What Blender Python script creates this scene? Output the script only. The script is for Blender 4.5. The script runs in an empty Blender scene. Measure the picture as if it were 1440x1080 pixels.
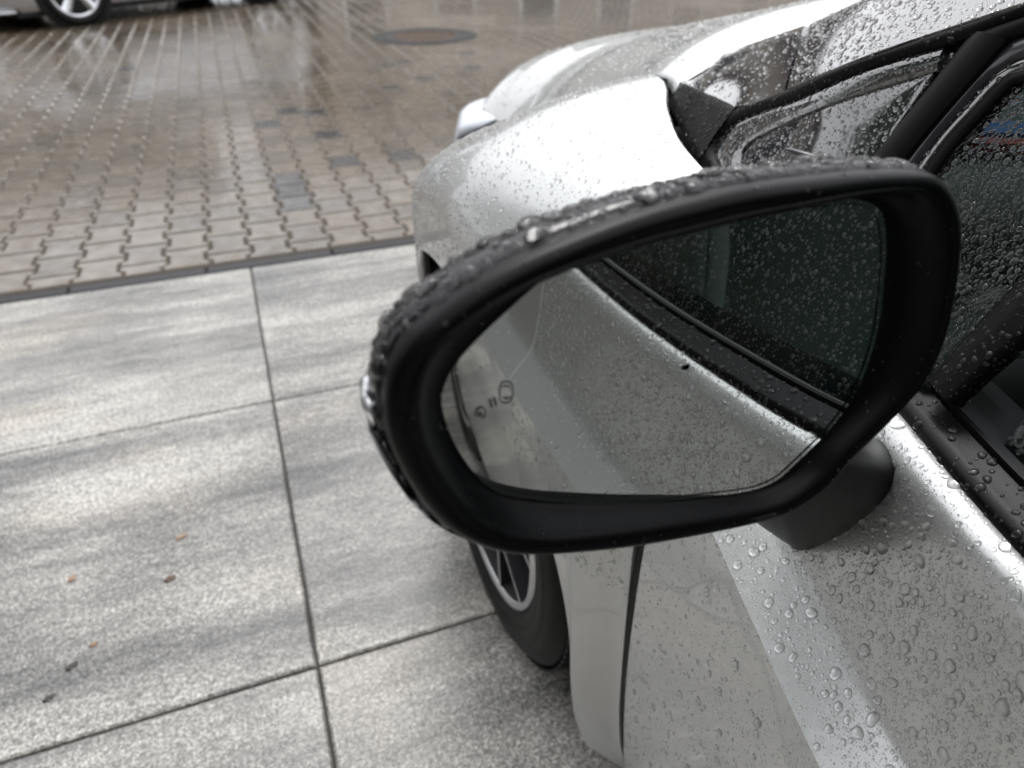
import bpy, math, random
import numpy as np
from mathutils import Vector, Matrix
random.seed(7); RNG = np.random.default_rng(11)
SC = bpy.context.scene
COL = SC.collection
R_ = math.radians

# ------------------------------------------------------------------ camera
CH = 1.25
CAMP = np.array([0.0, 0.0, CH]); FPX = 1024.0
def cam_basis(rx, ry, rz):
    cx, sx, cy, sy, cz, sz = math.cos(rx), math.sin(rx), math.cos(ry), math.sin(ry), math.cos(rz), math.sin(rz)
    fwd = np.array([sy*cx, cy*cx, -sx]); right = np.array([cy, -sy, 0.0]); down = np.cross(fwd, right)
    return np.stack([right*cz+down*sz, -right*sz+down*cz, fwd], 1)
RB = cam_basis(.5902, .35, .0074)
cd = bpy.data.cameras.new('camera'); cam = bpy.data.objects.new('camera', cd); COL.objects.link(cam)
cam.matrix_world = Matrix([[RB[0,0], -RB[0,1], -RB[0,2], 0], [RB[1,0], -RB[1,1], -RB[1,2], 0], [RB[2,0], -RB[2,1], -RB[2,2], CH], [0, 0, 0, 1]])
cd.sensor_width = 36; cd.lens = FPX/1440*36; cd.clip_start = .02; cd.clip_end = 600
cd.dof.use_dof = True; cd.dof.focus_distance = .50; cd.dof.aperture_fstop = 7.4
SC.camera = cam

# ------------------------------------------------------------------ world, sun, exposure
SUN_EL, SUN_AZ = 58.0, 20.0          # azimuth measured from +Y towards +X
w = bpy.data.worlds.new('World'); SC.world = w; w.use_nodes = True
nt = w.node_tree; nt.nodes.clear()
sky = nt.nodes.new('ShaderNodeTexSky'); sky.sky_type = 'NISHITA'; sky.sun_disc = False
sky.sun_elevation = R_(SUN_EL); sky.sun_rotation = R_(SUN_AZ); sky.air_density = 1.0; sky.dust_density = 6.0
hs = nt.nodes.new('ShaderNodeHueSaturation'); hs.inputs['Saturation'].default_value = .12
nt.links.new(sky.outputs[0], hs.inputs['Color'])
tc = nt.nodes.new('ShaderNodeTexCoord'); nz = nt.nodes.new('ShaderNodeTexNoise'); nz.inputs['Scale'].default_value = 2.2
nz.inputs['Detail'].default_value = 5; nt.links.new(tc.outputs['Generated'], nz.inputs['Vector'])
cr = nt.nodes.new('ShaderNodeValToRGB'); cr.color_ramp.elements[0].position = .3; cr.color_ramp.elements[1].position = .72
cr.color_ramp.elements[0].color = (6.0, 6.1, 6.4, 1); cr.color_ramp.elements[1].color = (10.5, 10.6, 10.9, 1)
nt.links.new(nz.outputs['Fac'], cr.inputs[0])
mx_ = nt.nodes.new('ShaderNodeMixRGB'); mx_.inputs[0].default_value = .8
nt.links.new(hs.outputs[0], mx_.inputs[1]); nt.links.new(cr.outputs[0], mx_.inputs[2])
bg = nt.nodes.new('ShaderNodeBackground'); bg.inputs['Strength'].default_value = .15
sx_ = nt.nodes.new('ShaderNodeSeparateXYZ'); nt.links.new(tc.outputs['Generated'], sx_.inputs[0])
ov = nt.nodes.new('ShaderNodeMapRange'); ov.inputs['From Min'].default_value = 0; ov.inputs['From Max'].default_value = 1; ov.inputs['To Min'].default_value = .72; ov.inputs['To Max'].default_value = 1.20
nt.links.new(sx_.outputs[2], ov.inputs[0]); vm_ = nt.nodes.new('ShaderNodeVectorMath'); vm_.operation = 'SCALE'   # overcast sky: brighter overhead than at the horizon
nt.links.new(mx_.outputs[0], vm_.inputs[0]); nt.links.new(ov.outputs[0], vm_.inputs['Scale']); nt.links.new(vm_.outputs[0], bg.inputs[0]); wo = nt.nodes.new('ShaderNodeOutputWorld'); nt.links.new(bg.outputs[0], wo.inputs[0])
sd = bpy.data.lights.new('sun', 'SUN'); sd.energy = 1.0; sd.angle = R_(20); sd.color = (1, .98, .95)
sun = bpy.data.objects.new('sun', sd); COL.objects.link(sun)
_d = Vector((math.sin(R_(SUN_AZ))*math.cos(R_(SUN_EL)), math.cos(R_(SUN_AZ))*math.cos(R_(SUN_EL)), math.sin(R_(SUN_EL))))
sun.rotation_euler = _d.to_track_quat('Z', 'Y').to_euler()
SC.view_settings.view_transform = 'Standard'; SC.view_settings.look = 'None'; SC.view_settings.gamma = 1
SC.view_settings.exposure = .55; SC.view_settings.use_curve_mapping = False
SC.render.engine = 'CYCLES'
cy = SC.cycles; cy.max_bounces = 10; cy.transmission_bounces = 8; cy.glossy_bounces = 5; cy.transparent_max_bounces = 12
cy.use_denoising = True; cy.denoising_prefilter = 'ACCURATE'; cy.caustics_refractive = True; cy.caustics_reflective = False; cy.sample_clamp_indirect = 6

# ------------------------------------------------------------------ helpers
def ray(x, y): return RB @ np.array([x-720.0, y-540.0, FPX])
def atX(x, y, X): d = ray(x, y); return CAMP + d*(X/d[0])
def atY(x, y, Y): d = ray(x, y); return CAMP + d*(Y/d[1])
def atZ(x, y, Z): d = ray(x, y); return CAMP + d*((Z-CH)/d[2])
def atF(x, y, F, t0=.05, t1=3.0):
    """point along the ray where F(P) changes sign"""
    d = ray(x, y); d = d/np.linalg.norm(d)
    ts = np.linspace(t0, t1, 400); f0 = F(CAMP+d*ts[0])
    for i in range(1, 400):
        f1 = F(CAMP+d*ts[i])
        if (f0 < 0) != (f1 < 0):
            a, b = ts[i-1], ts[i]
            for _ in range(30):
                m = (a+b)/2
                if (F(CAMP+d*m) < 0) == (f0 < 0): a = m
                else: b = m
            return CAMP+d*((a+b)/2)
        f0 = f1
    return CAMP+d*ts[-1]
def nrm(v): v = np.asarray(v, float); return v/np.linalg.norm(v)

def newobj(name, V, F, mat, parent=None, smooth=True, kind=None, sharp=None):
    me = bpy.data.meshes.new(name); me.from_pydata([tuple(map(float, v)) for v in V], [], [tuple(int(i) for i in f) for f in F])
    if mat: me.materials.append(mat)
    if smooth: me.polygons.foreach_set('use_smooth', [True]*len(me.polygons))
    if smooth and sharp: me.set_sharp_from_angle(angle=R_(sharp))
    me.update()
    o = bpy.data.objects.new(name, me); COL.objects.link(o)
    if parent: par(o, parent)
    if kind: o['kind'] = kind
    return o
def par(o, p):
    o.parent = p; o.matrix_parent_inverse = MW[p.name].inverted()
class _MW(dict):
    def __missing__(self, k): return Matrix.Identity(4)
MW = _MW()
def empty(name, loc, label=None, cat=None, group=None):
    o = bpy.data.objects.new(name, None); COL.objects.link(o); o.location = loc
    MW[o.name] = Matrix.Translation(Vector(tuple(map(float, loc))))
    tag(o, label, cat, group); return o
def tag(o, label=None, cat=None, group=None, kind=None):
    if label: o['label'] = label
    if cat: o['category'] = cat
    if group: o['group'] = group
    if kind: o['kind'] = kind
    return o
def grid(P, wrap_u=False, wrap_v=False, flip=False):
    """P array (nu,nv,3) -> verts, quads"""
    nu, nv = P.shape[:2]; V = P.reshape(-1, 3); F = []
    for i in range(nu if wrap_u else nu-1):
        for j in range(nv if wrap_v else nv-1):
            a, b, c, d = i*nv+j, ((i+1) % nu)*nv+j, ((i+1) % nu)*nv+(j+1) % nv, i*nv+(j+1) % nv
            F.append((a, d, c, b) if flip else (a, b, c, d))
    return V, F
def merge(parts):
    V = []; F = []; n = 0
    for v, f in parts:
        V += [tuple(p) for p in v]; F += [tuple(i+n for i in q) for q in f]; n += len(v)
    return V, F
def pinterp(x, xs, ys):
    """monotone cubic (pchip) interpolation, scalar or array x; ys (n,) or (n,k)"""
    xs = np.asarray(xs, float); ys = np.asarray(ys, float); one = ys.ndim == 1
    if one: ys = ys[:, None]
    h = np.diff(xs)[:, None]; dl = np.diff(ys, axis=0)/h; m = np.zeros_like(ys); m[0] = dl[0]; m[-1] = dl[-1]
    for i in range(1, len(xs)-1):
        s = dl[i-1]*dl[i]; w1 = 2*h[i]+h[i-1]; w2 = h[i]+2*h[i-1]
        with np.errstate(divide='ignore', invalid='ignore'):
            v = (w1+w2)/(w1/dl[i-1]+w2/dl[i])
        m[i] = np.where(s > 0, v, 0)
    x = np.atleast_1d(np.asarray(x, float)); xc = np.clip(x, xs[0], xs[-1])
    i = np.clip(np.searchsorted(xs, xc)-1, 0, len(xs)-2); t = ((xc-xs[i])/h[i, 0])[:, None]; hh = h[i]
    r = ys[i]*(2*t**3-3*t**2+1)+m[i]*hh*(t**3-2*t**2+t)+ys[i+1]*(-2*t**3+3*t**2)+m[i+1]*hh*(t**3-t**2)
    return r[:, 0] if one else r
def resample(P, n, closed=False):
    P = np.asarray(P, float)
    # Catmull-Rom densify then arc length
    m = len(P); out = []
    for i in range(m if closed else m-1):
        p0, p1, p2, p3 = (P[(i-1) % m], P[i], P[(i+1) % m], P[(i+2) % m]) if closed else (P[max(i-1, 0)], P[i], P[i+1], P[min(i+2, m-1)])
        for t in np.linspace(0, 1, 12, endpoint=False):
            out.append(.5*((2*p1)+(-p0+p2)*t+(2*p0-5*p1+4*p2-p3)*t*t+(-p0+3*p1-3*p2+p3)*t**3))
    out.append(P[0] if closed else P[-1]); out = np.array(out)
    s = np.r_[0, np.cumsum(np.linalg.norm(np.diff(out, axis=0), axis=1))]
    q = np.linspace(0, s[-1], n+1)[:-1] if closed else np.linspace(0, s[-1], n)
    return np.stack([np.interp(q, s, out[:, k]) for k in range(out.shape[1])], 1)
def box(c, s, rz=0):
    cx, cyy, cz = c; x, y, z = s[0]/2, s[1]/2, s[2]/2
    V = [(-x,-y,-z),(x,-y,-z),(x,y,-z),(-x,y,-z),(-x,-y,z),(x,-y,z),(x,y,z),(-x,y,z)]
    ca, sa = math.cos(rz), math.sin(rz)
    V = [(cx+a*ca-b*sa, cyy+a*sa+b*ca, cz+d) for a, b, d in V]
    return V, [(0,3,2,1),(4,5,6,7),(0,1,5,4),(1,2,6,5),(2,3,7,6),(3,0,4,7)]
def rbox(c, s, r, n=3, rz=0):
    """rounded box via superellipsoid-like grid"""
    nu, nv = 24, 14; P = np.zeros((nu, nv, 3))
    e = r
    for i in range(nu):
        for j in range(nv):
            a = 2*math.pi*i/nu; b = -math.pi/2+math.pi*j/(nv-1)
            f = lambda t: math.copysign(abs(t)**e, t)
            x = f(math.cos(b))*f(math.cos(a))*s[0]/2; y = f(math.cos(b))*f(math.sin(a))*s[1]/2; z = f(math.sin(b))*s[2]/2
            P[i, j] = (c[0]+x*math.cos(rz)-y*math.sin(rz), c[1]+x*math.sin(rz)+y*math.cos(rz), c[2]+z)
    return grid(P, wrap_u=True)
def tube(path, rad, n=10):
    path = np.asarray(path, float); m = len(path); P = np.zeros((m, n, 3))
    for i in range(m):
        t = nrm(path[min(i+1, m-1)]-path[max(i-1, 0)]); a = np.cross(t, [0, 0, 1.0])
        if np.linalg.norm(a) < 1e-4: a = np.cross(t, [1.0, 0, 0])
        a = nrm(a); b = np.cross(t, a); r = rad[i] if hasattr(rad, '__len__') else rad
        for j in range(n): th = 2*math.pi*j/n; P[i, j] = path[i]+r*(a*math.cos(th)+b*math.sin(th))
    return grid(P, wrap_v=True)
def thicken(V, F, nv):
    pass

# ------------------------------------------------------------------ materials
def mat(name, base=(.5,.5,.5), rough=.5, metal=0, coat=0, coat_r=.03, trans=0, ior=1.5, spec=.5, build=None, alpha=None, emit=None):
    m = bpy.data.materials.new(name); m.use_nodes = True; n = m.node_tree; b = n.nodes['Principled BSDF']
    b.inputs['Base Color'].default_value = (*base, 1); b.inputs['Roughness'].default_value = rough; b.inputs['Metallic'].default_value = metal
    b.inputs['Coat Weight'].default_value = coat; b.inputs['Coat Roughness'].default_value = coat_r
    b.inputs['Transmission Weight'].default_value = trans; b.inputs['IOR'].default_value = ior; b.inputs['Specular IOR Level'].default_value = spec
    if build: build(n, b)
    return m
def N(n, t, **k):
    nd = n.nodes.new(t)
    for a, v in k.items():
        if a in nd.inputs: nd.inputs[a].default_value = v
        else: setattr(nd, a, v)
    return nd
def pos(n): return N(n, 'ShaderNodeNewGeometry').outputs['Position']
def noise(n, vec, scale, detail=3, rough=.5, sx=(1, 1, 1)):
    mp = N(n, 'ShaderNodeMapping'); mp.inputs['Scale'].default_value = sx; n.links.new(vec, mp.inputs['Vector'])
    t = N(n, 'ShaderNodeTexNoise', Scale=scale, Detail=detail, Roughness=rough); n.links.new(mp.outputs[0], t.inputs['Vector']); return t.outputs['Fac']
def ramp(n, fac, stops):
    r = N(n, 'ShaderNodeValToRGB'); e = r.color_ramp.elements
    while len(e) < len(stops): e.new(.5)
    for k, (p, c) in enumerate(stops):
        e[k].position = p; e[k].color = (*c, 1) if len(c) == 3 else c
    n.links.new(fac, r.inputs[0]); return r.outputs[0]
def g3(v): return (v, v, v)
def mixc(n, fac, a, b, mode='MIX'):
    m = N(n, 'ShaderNodeMixRGB', blend_type=mode)
    for s, v in ((0, fac), (1, a), (2, b)):
        if hasattr(v, 'is_linked') or hasattr(v, 'links'): n.links.new(v, m.inputs[s])
        else: m.inputs[s].default_value = v if s == 0 else (*v, 1)
    return m.outputs[0]
def bump(n, b, h, strength, dist, slot='Normal'):
    bp = N(n, 'ShaderNodeBump'); bp.inputs['Strength'].default_value = strength; bp.inputs['Distance'].default_value = dist
    n.links.new(h, bp.inputs['Height']); n.links.new(bp.outputs[0], b.inputs[slot])

def paint_b(n, b):
    f = noise(n, pos(n), 1800, 2, .5)
    c = ramp(n, f, [(.3, (.45, .46, .455)), (.7, (.61, .62, .615))]); n.links.new(c, b.inputs['Base Color'])
    bump(n, b, f, .12, .0004)
M = {}
M['paint'] = mat('silver_white_paint', (.50,.51,.50), .32, .62, 1, .02, build=paint_b)
M['gloss_black'] = mat('gloss_black_panel', (.012,.012,.014), .07, 0, 1, .05, ior=1.7, build=lambda n, b: setattr(b.inputs['Coat IOR'], 'default_value', 2.05))
def satin_b(n, b):
    f = noise(n, pos(n), 2600, 3, .6); bump(n, b, f, .25, .0003)
M['satin_black'] = mat('satin_black_plastic', (.0025,.0025,.003), .34, 0, spec=.15, build=satin_b)
M['housing'] = mat('dark_mirror_shell', (.006,.006,.007), .12, 0, spec=.35)
M['headlight'] = mat('wet_headlight_cover', (.50,.52,.56), .18, .1, .6)
M['rubber'] = mat('black_rubber', (.004,.004,.0045), .5, spec=.14)
def tyre_b(n, b):
    f = noise(n, pos(n), 90, 4, .6); c = ramp(n, f, [(.35, g3(.004)), (.7, g3(.012))]); n.links.new(c, b.inputs['Base Color'])
M['tyre'] = mat('wet_tyre_rubber', (.02,.02,.02), .5, spec=.16, build=tyre_b)
M['rim_silver'] = mat('machined_alloy', (.62,.63,.65), .22, 1)
M['rim_dark'] = mat('dark_wheel_paint', (.03,.03,.035), .3, .3, .6)
M['chrome'] = mat('chrome_reflector', (.75,.76,.78), .12, 1)
def water_b(n, b):
    g = N(n, 'ShaderNodeBsdfGlass'); g.inputs['Roughness'].default_value = .29; g.inputs['IOR'].default_value = 1.333
    mx = N(n, 'ShaderNodeMixShader'); mx.inputs[0].default_value = .30; n.links.new(b.outputs[0], mx.inputs[1]); n.links.new(g.outputs[0], mx.inputs[2])
    n.links.new(mx.outputs[0], n.nodes['Material Output'].inputs['Surface'])
M['water_bead'] = mat('rain_bead', (1,1,1), 0.0, 0, trans=1, ior=1.333)
M['water'] = mat('rain_water', (1,1,1), 0.0, 0, trans=1, ior=1.333, build=water_b)
def mirror_b(n, b):
    f = noise(n, pos(n), 40, 3, .6); r = N(n, 'ShaderNodeMapRange'); r.inputs['To Min'].default_value = .0; r.inputs['To Max'].default_value = .006
    n.links.new(f, r.inputs[0]); n.links.new(r.outputs[0], b.inputs['Roughness'])
M['mirror'] = mat('mirror_silver', (.80,.83,.815), .01, 1, build=mirror_b)
M['icon'] = mat('etched_icon', (.05,.055,.055), .5)
M['liner'] = mat('wheel_arch_liner', (.008,.008,.008), .8)
M['interior'] = mat('dark_interior', (.02,.021,.022), .75)
M['seat'] = mat('grey_seat_fabric', (.17,.20,.185), .85)
M['seat_light'] = mat('pale_seat_trim', (.42,.47,.44), .7)
M['belt'] = mat('seat_belt_webbing', (.6,.62,.6), .7)
M['blue'] = mat('blue_plastic', (.03,.09,.28), .35)
M['red'] = mat('red_plastic', (.22,.02,.02), .4)
M['lens'] = mat('clear_lens', (1,1,1), .02, trans=1, ior=1.49)
def glass_mat(name, tint, k):
    """thin car glass: tinted see-through plus a clear reflection"""
    m = bpy.data.materials.new(name); m.use_nodes = True; n = m.node_tree; n.nodes.clear()
    o = N(n, 'ShaderNodeOutputMaterial'); t = N(n, 'ShaderNodeBsdfTransparent'); t.inputs[0].default_value = (*tint, 1)
    g = N(n, 'ShaderNodeBsdfGlossy'); g.inputs['Roughness'].default_value = .0; g.inputs[0].default_value = (1, 1, 1, 1)
    fr = N(n, 'ShaderNodeFresnel'); fr.inputs['IOR'].default_value = k
    mx = N(n, 'ShaderNodeMixShader'); n.links.new(fr.outputs[0], mx.inputs[0]); n.links.new(t.outputs[0], mx.inputs[1]); n.links.new(g.outputs[0], mx.inputs[2])
    n.links.new(mx.outputs[0], o.inputs[0]); return m
M['glass'] = glass_mat('tinted_window_glass', (.50, .60, .565), 1.45)

def paver_b(n, b):
    p = pos(n); oi = N(n, 'ShaderNodeObjectInfo').outputs['Random']; at_ = N(n, 'ShaderNodeAttribute', attribute_name='tone')
    f = noise(n, p, 220, 4, .7); f2 = noise(n, p, 9, 3, .6)
    c = ramp(n, f, [(.25, (.068, .050, .031)), (.75, (.145, .112, .075))])
    c2 = ramp(n, f2, [(.3, (.62, .60, .58)), (.7, (1.0, 1.0, 1.0))]); c = mixc(n, 1.0, c, c2, 'MULTIPLY')
    c = mixc(n, 1.0, c, at_.outputs['Color'], 'MULTIPLY')
    n.links.new(c, b.inputs['Base Color'])
    w1 = noise(n, p, .55, 3, .55, (1, .6, 1)); w2 = noise(n, p, 14, 2, .5)
    m = N(n, 'ShaderNodeMath', operation='ADD'); n.links.new(w1, m.inputs[0]); mm = N(n, 'ShaderNodeMath', operation='MULTIPLY'); mm.inputs[1].default_value = .45
    n.links.new(w2, mm.inputs[0]); n.links.new(mm.outputs[0], m.inputs[1])
    r = ramp(n, m.outputs[0], [(.55, g3(.05)), (.90, g3(.42))]); n.links.new(r, b.inputs['Roughness'])
    bump(n, b, f, .35, .0012)
    wf = ramp(n, m.outputs[0], [(.60, g3(.9)), (.90, g3(.05))]); n.links.new(wf, b.inputs['Coat Weight']); b.inputs['Coat Roughness'].default_value = .06; b.inputs['Coat IOR'].default_value = 1.36
    wav = noise(n, p, 22, 2, .5); bp = N(n, 'ShaderNodeBump'); bp.inputs['Strength'].default_value = .12; bp.inputs['Distance'].default_value = .01; n.links.new(wav, bp.inputs['Height']); n.links.new(bp.outputs[0], b.inputs['Coat Normal'])
M['paver'] = mat('wet_brown_concrete_paver', rough=.3, coat=.0, build=paver_b)
def slab_b(n, b):
    p = pos(n); oi = N(n, 'ShaderNodeObjectInfo').outputs['Random']; vm = N(n, 'ShaderNodeVectorMath', operation='MULTIPLY'); cb = N(n, 'ShaderNodeCombineXYZ')
    for q in range(3): n.links.new(oi, cb.inputs[q])
    n.links.new(cb.outputs[0], vm.inputs[0]); vm.inputs[1].default_value = (37, 53, 19); va = N(n, 'ShaderNodeVectorMath', operation='ADD'); n.links.new(p, va.inputs[0]); n.links.new(vm.outputs[0], va.inputs[1]); p = va.outputs[0]
    s1 = noise(n, p, 2.1, 6, .66, (.48, 2.7, 1)); g = noise(n, p, 230, 2, .8); g2 = noise(n, p, 120, 2, .7); s2 = noise(n, p, 30, 3, .7, (.5, 1.6, 1))
    v = N(n, 'ShaderNodeMath', operation='MULTIPLY_ADD'); v.inputs[1].default_value = .30; n.links.new(s2, v.inputs[0]); n.links.new(s1, v.inputs[2])
    base = ramp(n, v.outputs[0], [(.45, (.110, .109, .108)), (.60, (.225, .219, .207)), (.74, (.375, .362, .335)), (.92, (.48, .462, .422))])
    oc = noise(n, p, 1.7, 3, .5, (1, 1.6, 1)); base = mixc(n, ramp(n, oc, [(.55, g3(0)), (.72, g3(.22))]), base, (.46, .385, .28))
    gr = ramp(n, g, [(.30, g3(.25)), (.47, g3(.75)), (.56, g3(1.15)), (.68, g3(1.9))]); base = mixc(n, 1.0, base, gr, 'MULTIPLY')
    gr2 = ramp(n, g2, [(.32, g3(.55)), (.6, g3(1.25))]); base = mixc(n, 1.0, base, gr2, 'MULTIPLY')
    n.links.new(base, b.inputs['Base Color'])
    wv = noise(n, p, 1.6, 4, .6); rr = ramp(n, wv, [(.40, g3(.16)), (.60, g3(.42))]); n.links.new(rr, b.inputs['Roughness'])
    base = mixc(n, 1.0, base, ramp(n, wv, [(.40, g3(.80)), (.60, g3(1.05))]), 'MULTIPLY'); n.links.new(base, b.inputs['Base Color'])
    bump(n, b, g, .5, .0016)
M['slab'] = mat('wet_streaked_concrete_slab', rough=.4, build=slab_b)
def joint_b(n, b):
    p = pos(n); f = noise(n, p, 160, 3, .7); n.links.new(ramp(n, f, [(.3, (.085, .073, .06)), (.7, (.16, .14, .118))]), b.inputs['Base Color'])
M['joint'] = mat('pale_joint_sand', rough=.75, spec=.15, build=joint_b)
def djoint_b(n, b):
    p = pos(n); f = noise(n, p, 120, 3, .7); n.links.new(ramp(n, f, [(.3, (.035, .033, .03)), (.7, (.09, .085, .075))]), b.inputs['Base Color'])
M['dark_joint'] = mat('dark_wet_joint', rough=.35, build=djoint_b)
def kerb_b(n, b):
    p = pos(n); f = noise(n, p, 140, 4, .7); c = ramp(n, f, [(.3, (.005, .005, .006)), (.72, (.036, .036, .038))])
    at_ = N(n, 'ShaderNodeAttribute', attribute_name='tone'); n.links.new(mixc(n, 1.0, c, at_.outputs['Color'], 'MULTIPLY'), b.inputs['Base Color'])
M['kerb'] = mat('wet_granite_edging', rough=.55, spec=.25, build=kerb_b)
def rust_b(n, b):
    p = pos(n); f = noise(n, p, 30, 4, .7); n.links.new(ramp(n, f, [(.3, (.06, .045, .035)), (.7, (.16, .105, .075))]), b.inputs['Base Color'])
M['rust'] = mat('rusty_cast_iron', rough=.28, metal=.3, build=rust_b)
M['iron'] = mat('dark_cast_iron', (.04, .038, .04), .3, .4)
def asph_b(n, b):
    p = pos(n); f = noise(n, p, 60, 4, .7); n.links.new(ramp(n, f, [(.3, (.05, .045, .04)), (.7, (.12, .105, .09))]), b.inputs['Base Color'])
M['ground'] = mat('far_wet_ground', rough=.3, build=asph_b)
def wall_b(base):
    def f_(n, b):
        p = pos(n); f = noise(n, p, 1.2, 4, .6); n.links.new(ramp(n, f, [(.3, tuple(v*.8 for v in base)), (.7, base)]), b.inputs['Base Color'])
    return f_
M['wall_brown'] = mat('brown_render', rough=.85, build=wall_b((.36, .33, .295)))
M['wall_grey'] = mat('grey_render', rough=.85, build=wall_b((.30, .29, .27)))
M['wall_dark'] = mat('dark_timber', rough=.8, build=wall_b((.09, .075, .06)))
M['win'] = mat('house_window_glass', (.02, .025, .03), .04)
M['white'] = mat('white_frame', (.75, .75, .73), .5)
M['roof_tile'] = mat('dark_roof', (.06, .05, .05), .7)
M['car_dark'] = mat('dark_blue_car_paint', (.012, .015, .022), .3, .3, 1)
M['car_silver'] = mat('silver_car_paint', (.5, .51, .53), .3, .7, 1)
M['leaf'] = mat('wet_brown_leaf', (.09, .045, .02), .35)
M['leaf_pale'] = mat('pale_seed_husk', (.34, .23, .15), .5)
M['leaf_dark'] = mat('dark_seed_husk', (.035, .03, .022), .4)
M['bark'] = mat('bark', (.07, .055, .04), .9)
M['foliage'] = mat('foliage', (.05, .09, .03), .6)

# ------------------------------------------------------------------ rain drops
def _templates():
    T = []
    for segs, rings in ((6, 2), (9, 3), (16, 5)):
        V = [(0, 0, 1.0)]; F = []
        for k in range(1, rings+1):
            a = math.pi/2*(k/rings)
            rr = math.sin(a)**.85; zz = math.cos(a)
            for j in range(segs): t = 2*math.pi*j/segs; V.append((rr*math.cos(t), rr*math.sin(t), zz))
        for j in range(segs): F.append((0, 1+j, 1+(j+1) % segs))
        for k in range(rings-1):
            for j in range(segs):
                a0 = 1+k*segs+j; a1 = 1+k*segs+(j+1) % segs; F.append((a0, a0+segs, a1+segs)); F.append((a0, a1+segs, a1))
        T.append((np.array(V), np.array(F)))
    return T
TPL = _templates()
def tri_of(V, F):
    T = []
    for f in F:
        for k in range(1, len(f)-1): T.append((f[0], f[k], f[k+1]))
    return np.asarray(V, float), np.array(T)
def vnormals(V, T):
    fn = np.cross(V[T[:, 1]]-V[T[:, 0]], V[T[:, 2]]-V[T[:, 0]]); n = np.zeros_like(V)
    for k in range(3): np.add.at(n, T[:, k], fn)
    l = np.linalg.norm(n, axis=1, keepdims=True); return n/np.maximum(l, 1e-12)
def drops(parent, V, F, count, sizes, outward, name='raindrops', keep=None, hgt=.66, irregular=.20, stretch=.25, sink=.06, matk='water'):
    """sizes: list of (share, rmin, rmax).  outward: vector-ish the normals must agree with."""
    V, T = tri_of(V, F); nv_ = vnormals(V, T)
    A = np.linalg.norm(np.cross(V[T[:, 1]]-V[T[:, 0]], V[T[:, 2]]-V[T[:, 0]]), axis=1)
    if A.sum() <= 0: return
    P_ = []; N_ = []; R__ = []
    for share, r0, r1 in sizes:
        c = int(count*share)
        if c == 0: continue
        ti = RNG.choice(len(T), c, p=A/A.sum()); u = RNG.random((c, 2)); fl = u.sum(1) > 1; u[fl] = 1-u[fl]; w0 = 1-u.sum(1)
        t = T[ti]; p = V[t[:, 0]]*w0[:, None]+V[t[:, 1]]*u[:, :1]+V[t[:, 2]]*u[:, 1:]
        q = nv_[t[:, 0]]*w0[:, None]+nv_[t[:, 1]]*u[:, :1]+nv_[t[:, 2]]*u[:, 1:]; q /= np.maximum(np.linalg.norm(q, axis=1, keepdims=True), 1e-9)
        s = np.sign((q*(outward(p) if callable(outward) else np.asarray(outward))).sum(1)); s[s == 0] = 1; q *= s[:, None]
        r = r0*(r1/r0)**(RNG.random(c)**1.6)
        P_.append(p); N_.append(q); R__.append(r)
    P_ = np.concatenate(P_); N_ = np.concatenate(N_); R__ = np.concatenate(R__)
    if keep is not None:
        k = keep(P_); P_, N_, R__ = P_[k], N_[k], R__[k]
    o = np.argsort(-R__); P_, N_, R__ = P_[o], N_[o], R__[o]
    # reject overlaps with a hash grid
    cell = max(R__.max()*2, .002); H = {}; ok = []
    big = R__ > .0004
    for i in range(len(P_)):
        p = P_[i]; kx, ky, kz = int(p[0]//cell), int(p[1]//cell), int(p[2]//cell); bad = False; r = R__[i]
        for a in (-1, 0, 1):
            for b in (-1, 0, 1):
                for c in (-1, 0, 1):
                    for (x, y, z, rr) in H.get((kx+a, ky+b, kz+c), ()):
                        if (x-p[0])**2+(y-p[1])**2+(z-p[2])**2 < (rr+r)**2*.92: bad = True; break
                    if bad: break
                if bad: break
            if bad: break
        if not bad:
            H.setdefault((kx, ky, kz), []).append((p[0], p[1], p[2], r)); ok.append(i)
    P_, N_, R__ = P_[ok], N_[ok], R__[ok]
    g = np.array([0, 0, -1.0]); T2 = g-N_*(N_@g)[:, None]; l = np.linalg.norm(T2, axis=1, keepdims=True); T2 = np.where(l > .05, T2/np.maximum(l, 1e-9), np.cross(N_, [1.0, 0, 0])); T2 /= np.linalg.norm(T2, axis=1, keepdims=True)
    T1 = np.cross(T2, N_)
    allV = []; allT = []; base = 0
    dist = np.linalg.norm(P_-CAMP, axis=1); px = R__/dist*FPX
    lod = np.where(px > 7, 2, np.where(px > 2.2, 1, 0))
    for L in (0, 1, 2):
        s = np.where(lod == L)[0]
        if len(s) == 0: continue
        tv, tt = TPL[L]; n = len(s); th = np.arctan2(tv[:, 1], tv[:, 0])[None, :]
        a2 = RNG.random((n, 1))*irregular; a3 = RNG.random((n, 1))*irregular*.6; f2 = RNG.random((n, 1))*6.3; f3 = RNG.random((n, 1))*6.3
        rad = 1+a2*np.cos(2*th+f2)+a3*np.cos(3*th+f3)
        st = 1+stretch*(RNG.random((n, 1))**2)*np.minimum(1, R__[s][:, None]/.002)
        x = tv[None, :, 0]*rad*R__[s][:, None]; y = tv[None, :, 1]*rad*st*R__[s][:, None]
        hh = hgt*(.8+.4*RNG.random((n, 1))); z = (tv[None, :, 2]*hh*(1+.12*tv[None, :, 1])-sink)*R__[s][:, None]
        W = P_[s][:, None, :]+x[..., None]*T1[s][:, None, :]+y[..., None]*T2[s][:, None, :]+z[..., None]*N_[s][:, None, :]
        # winding: make outward
        allV.append(W.reshape(-1, 3)); tt2 = tt[None]+(np.arange(n)*len(tv))[:, None, None]+base
        allT.append(tt2.reshape(-1, 3)); base += n*len(tv)
    VV = np.concatenate(allV); TT = np.concatenate(allT)
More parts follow.
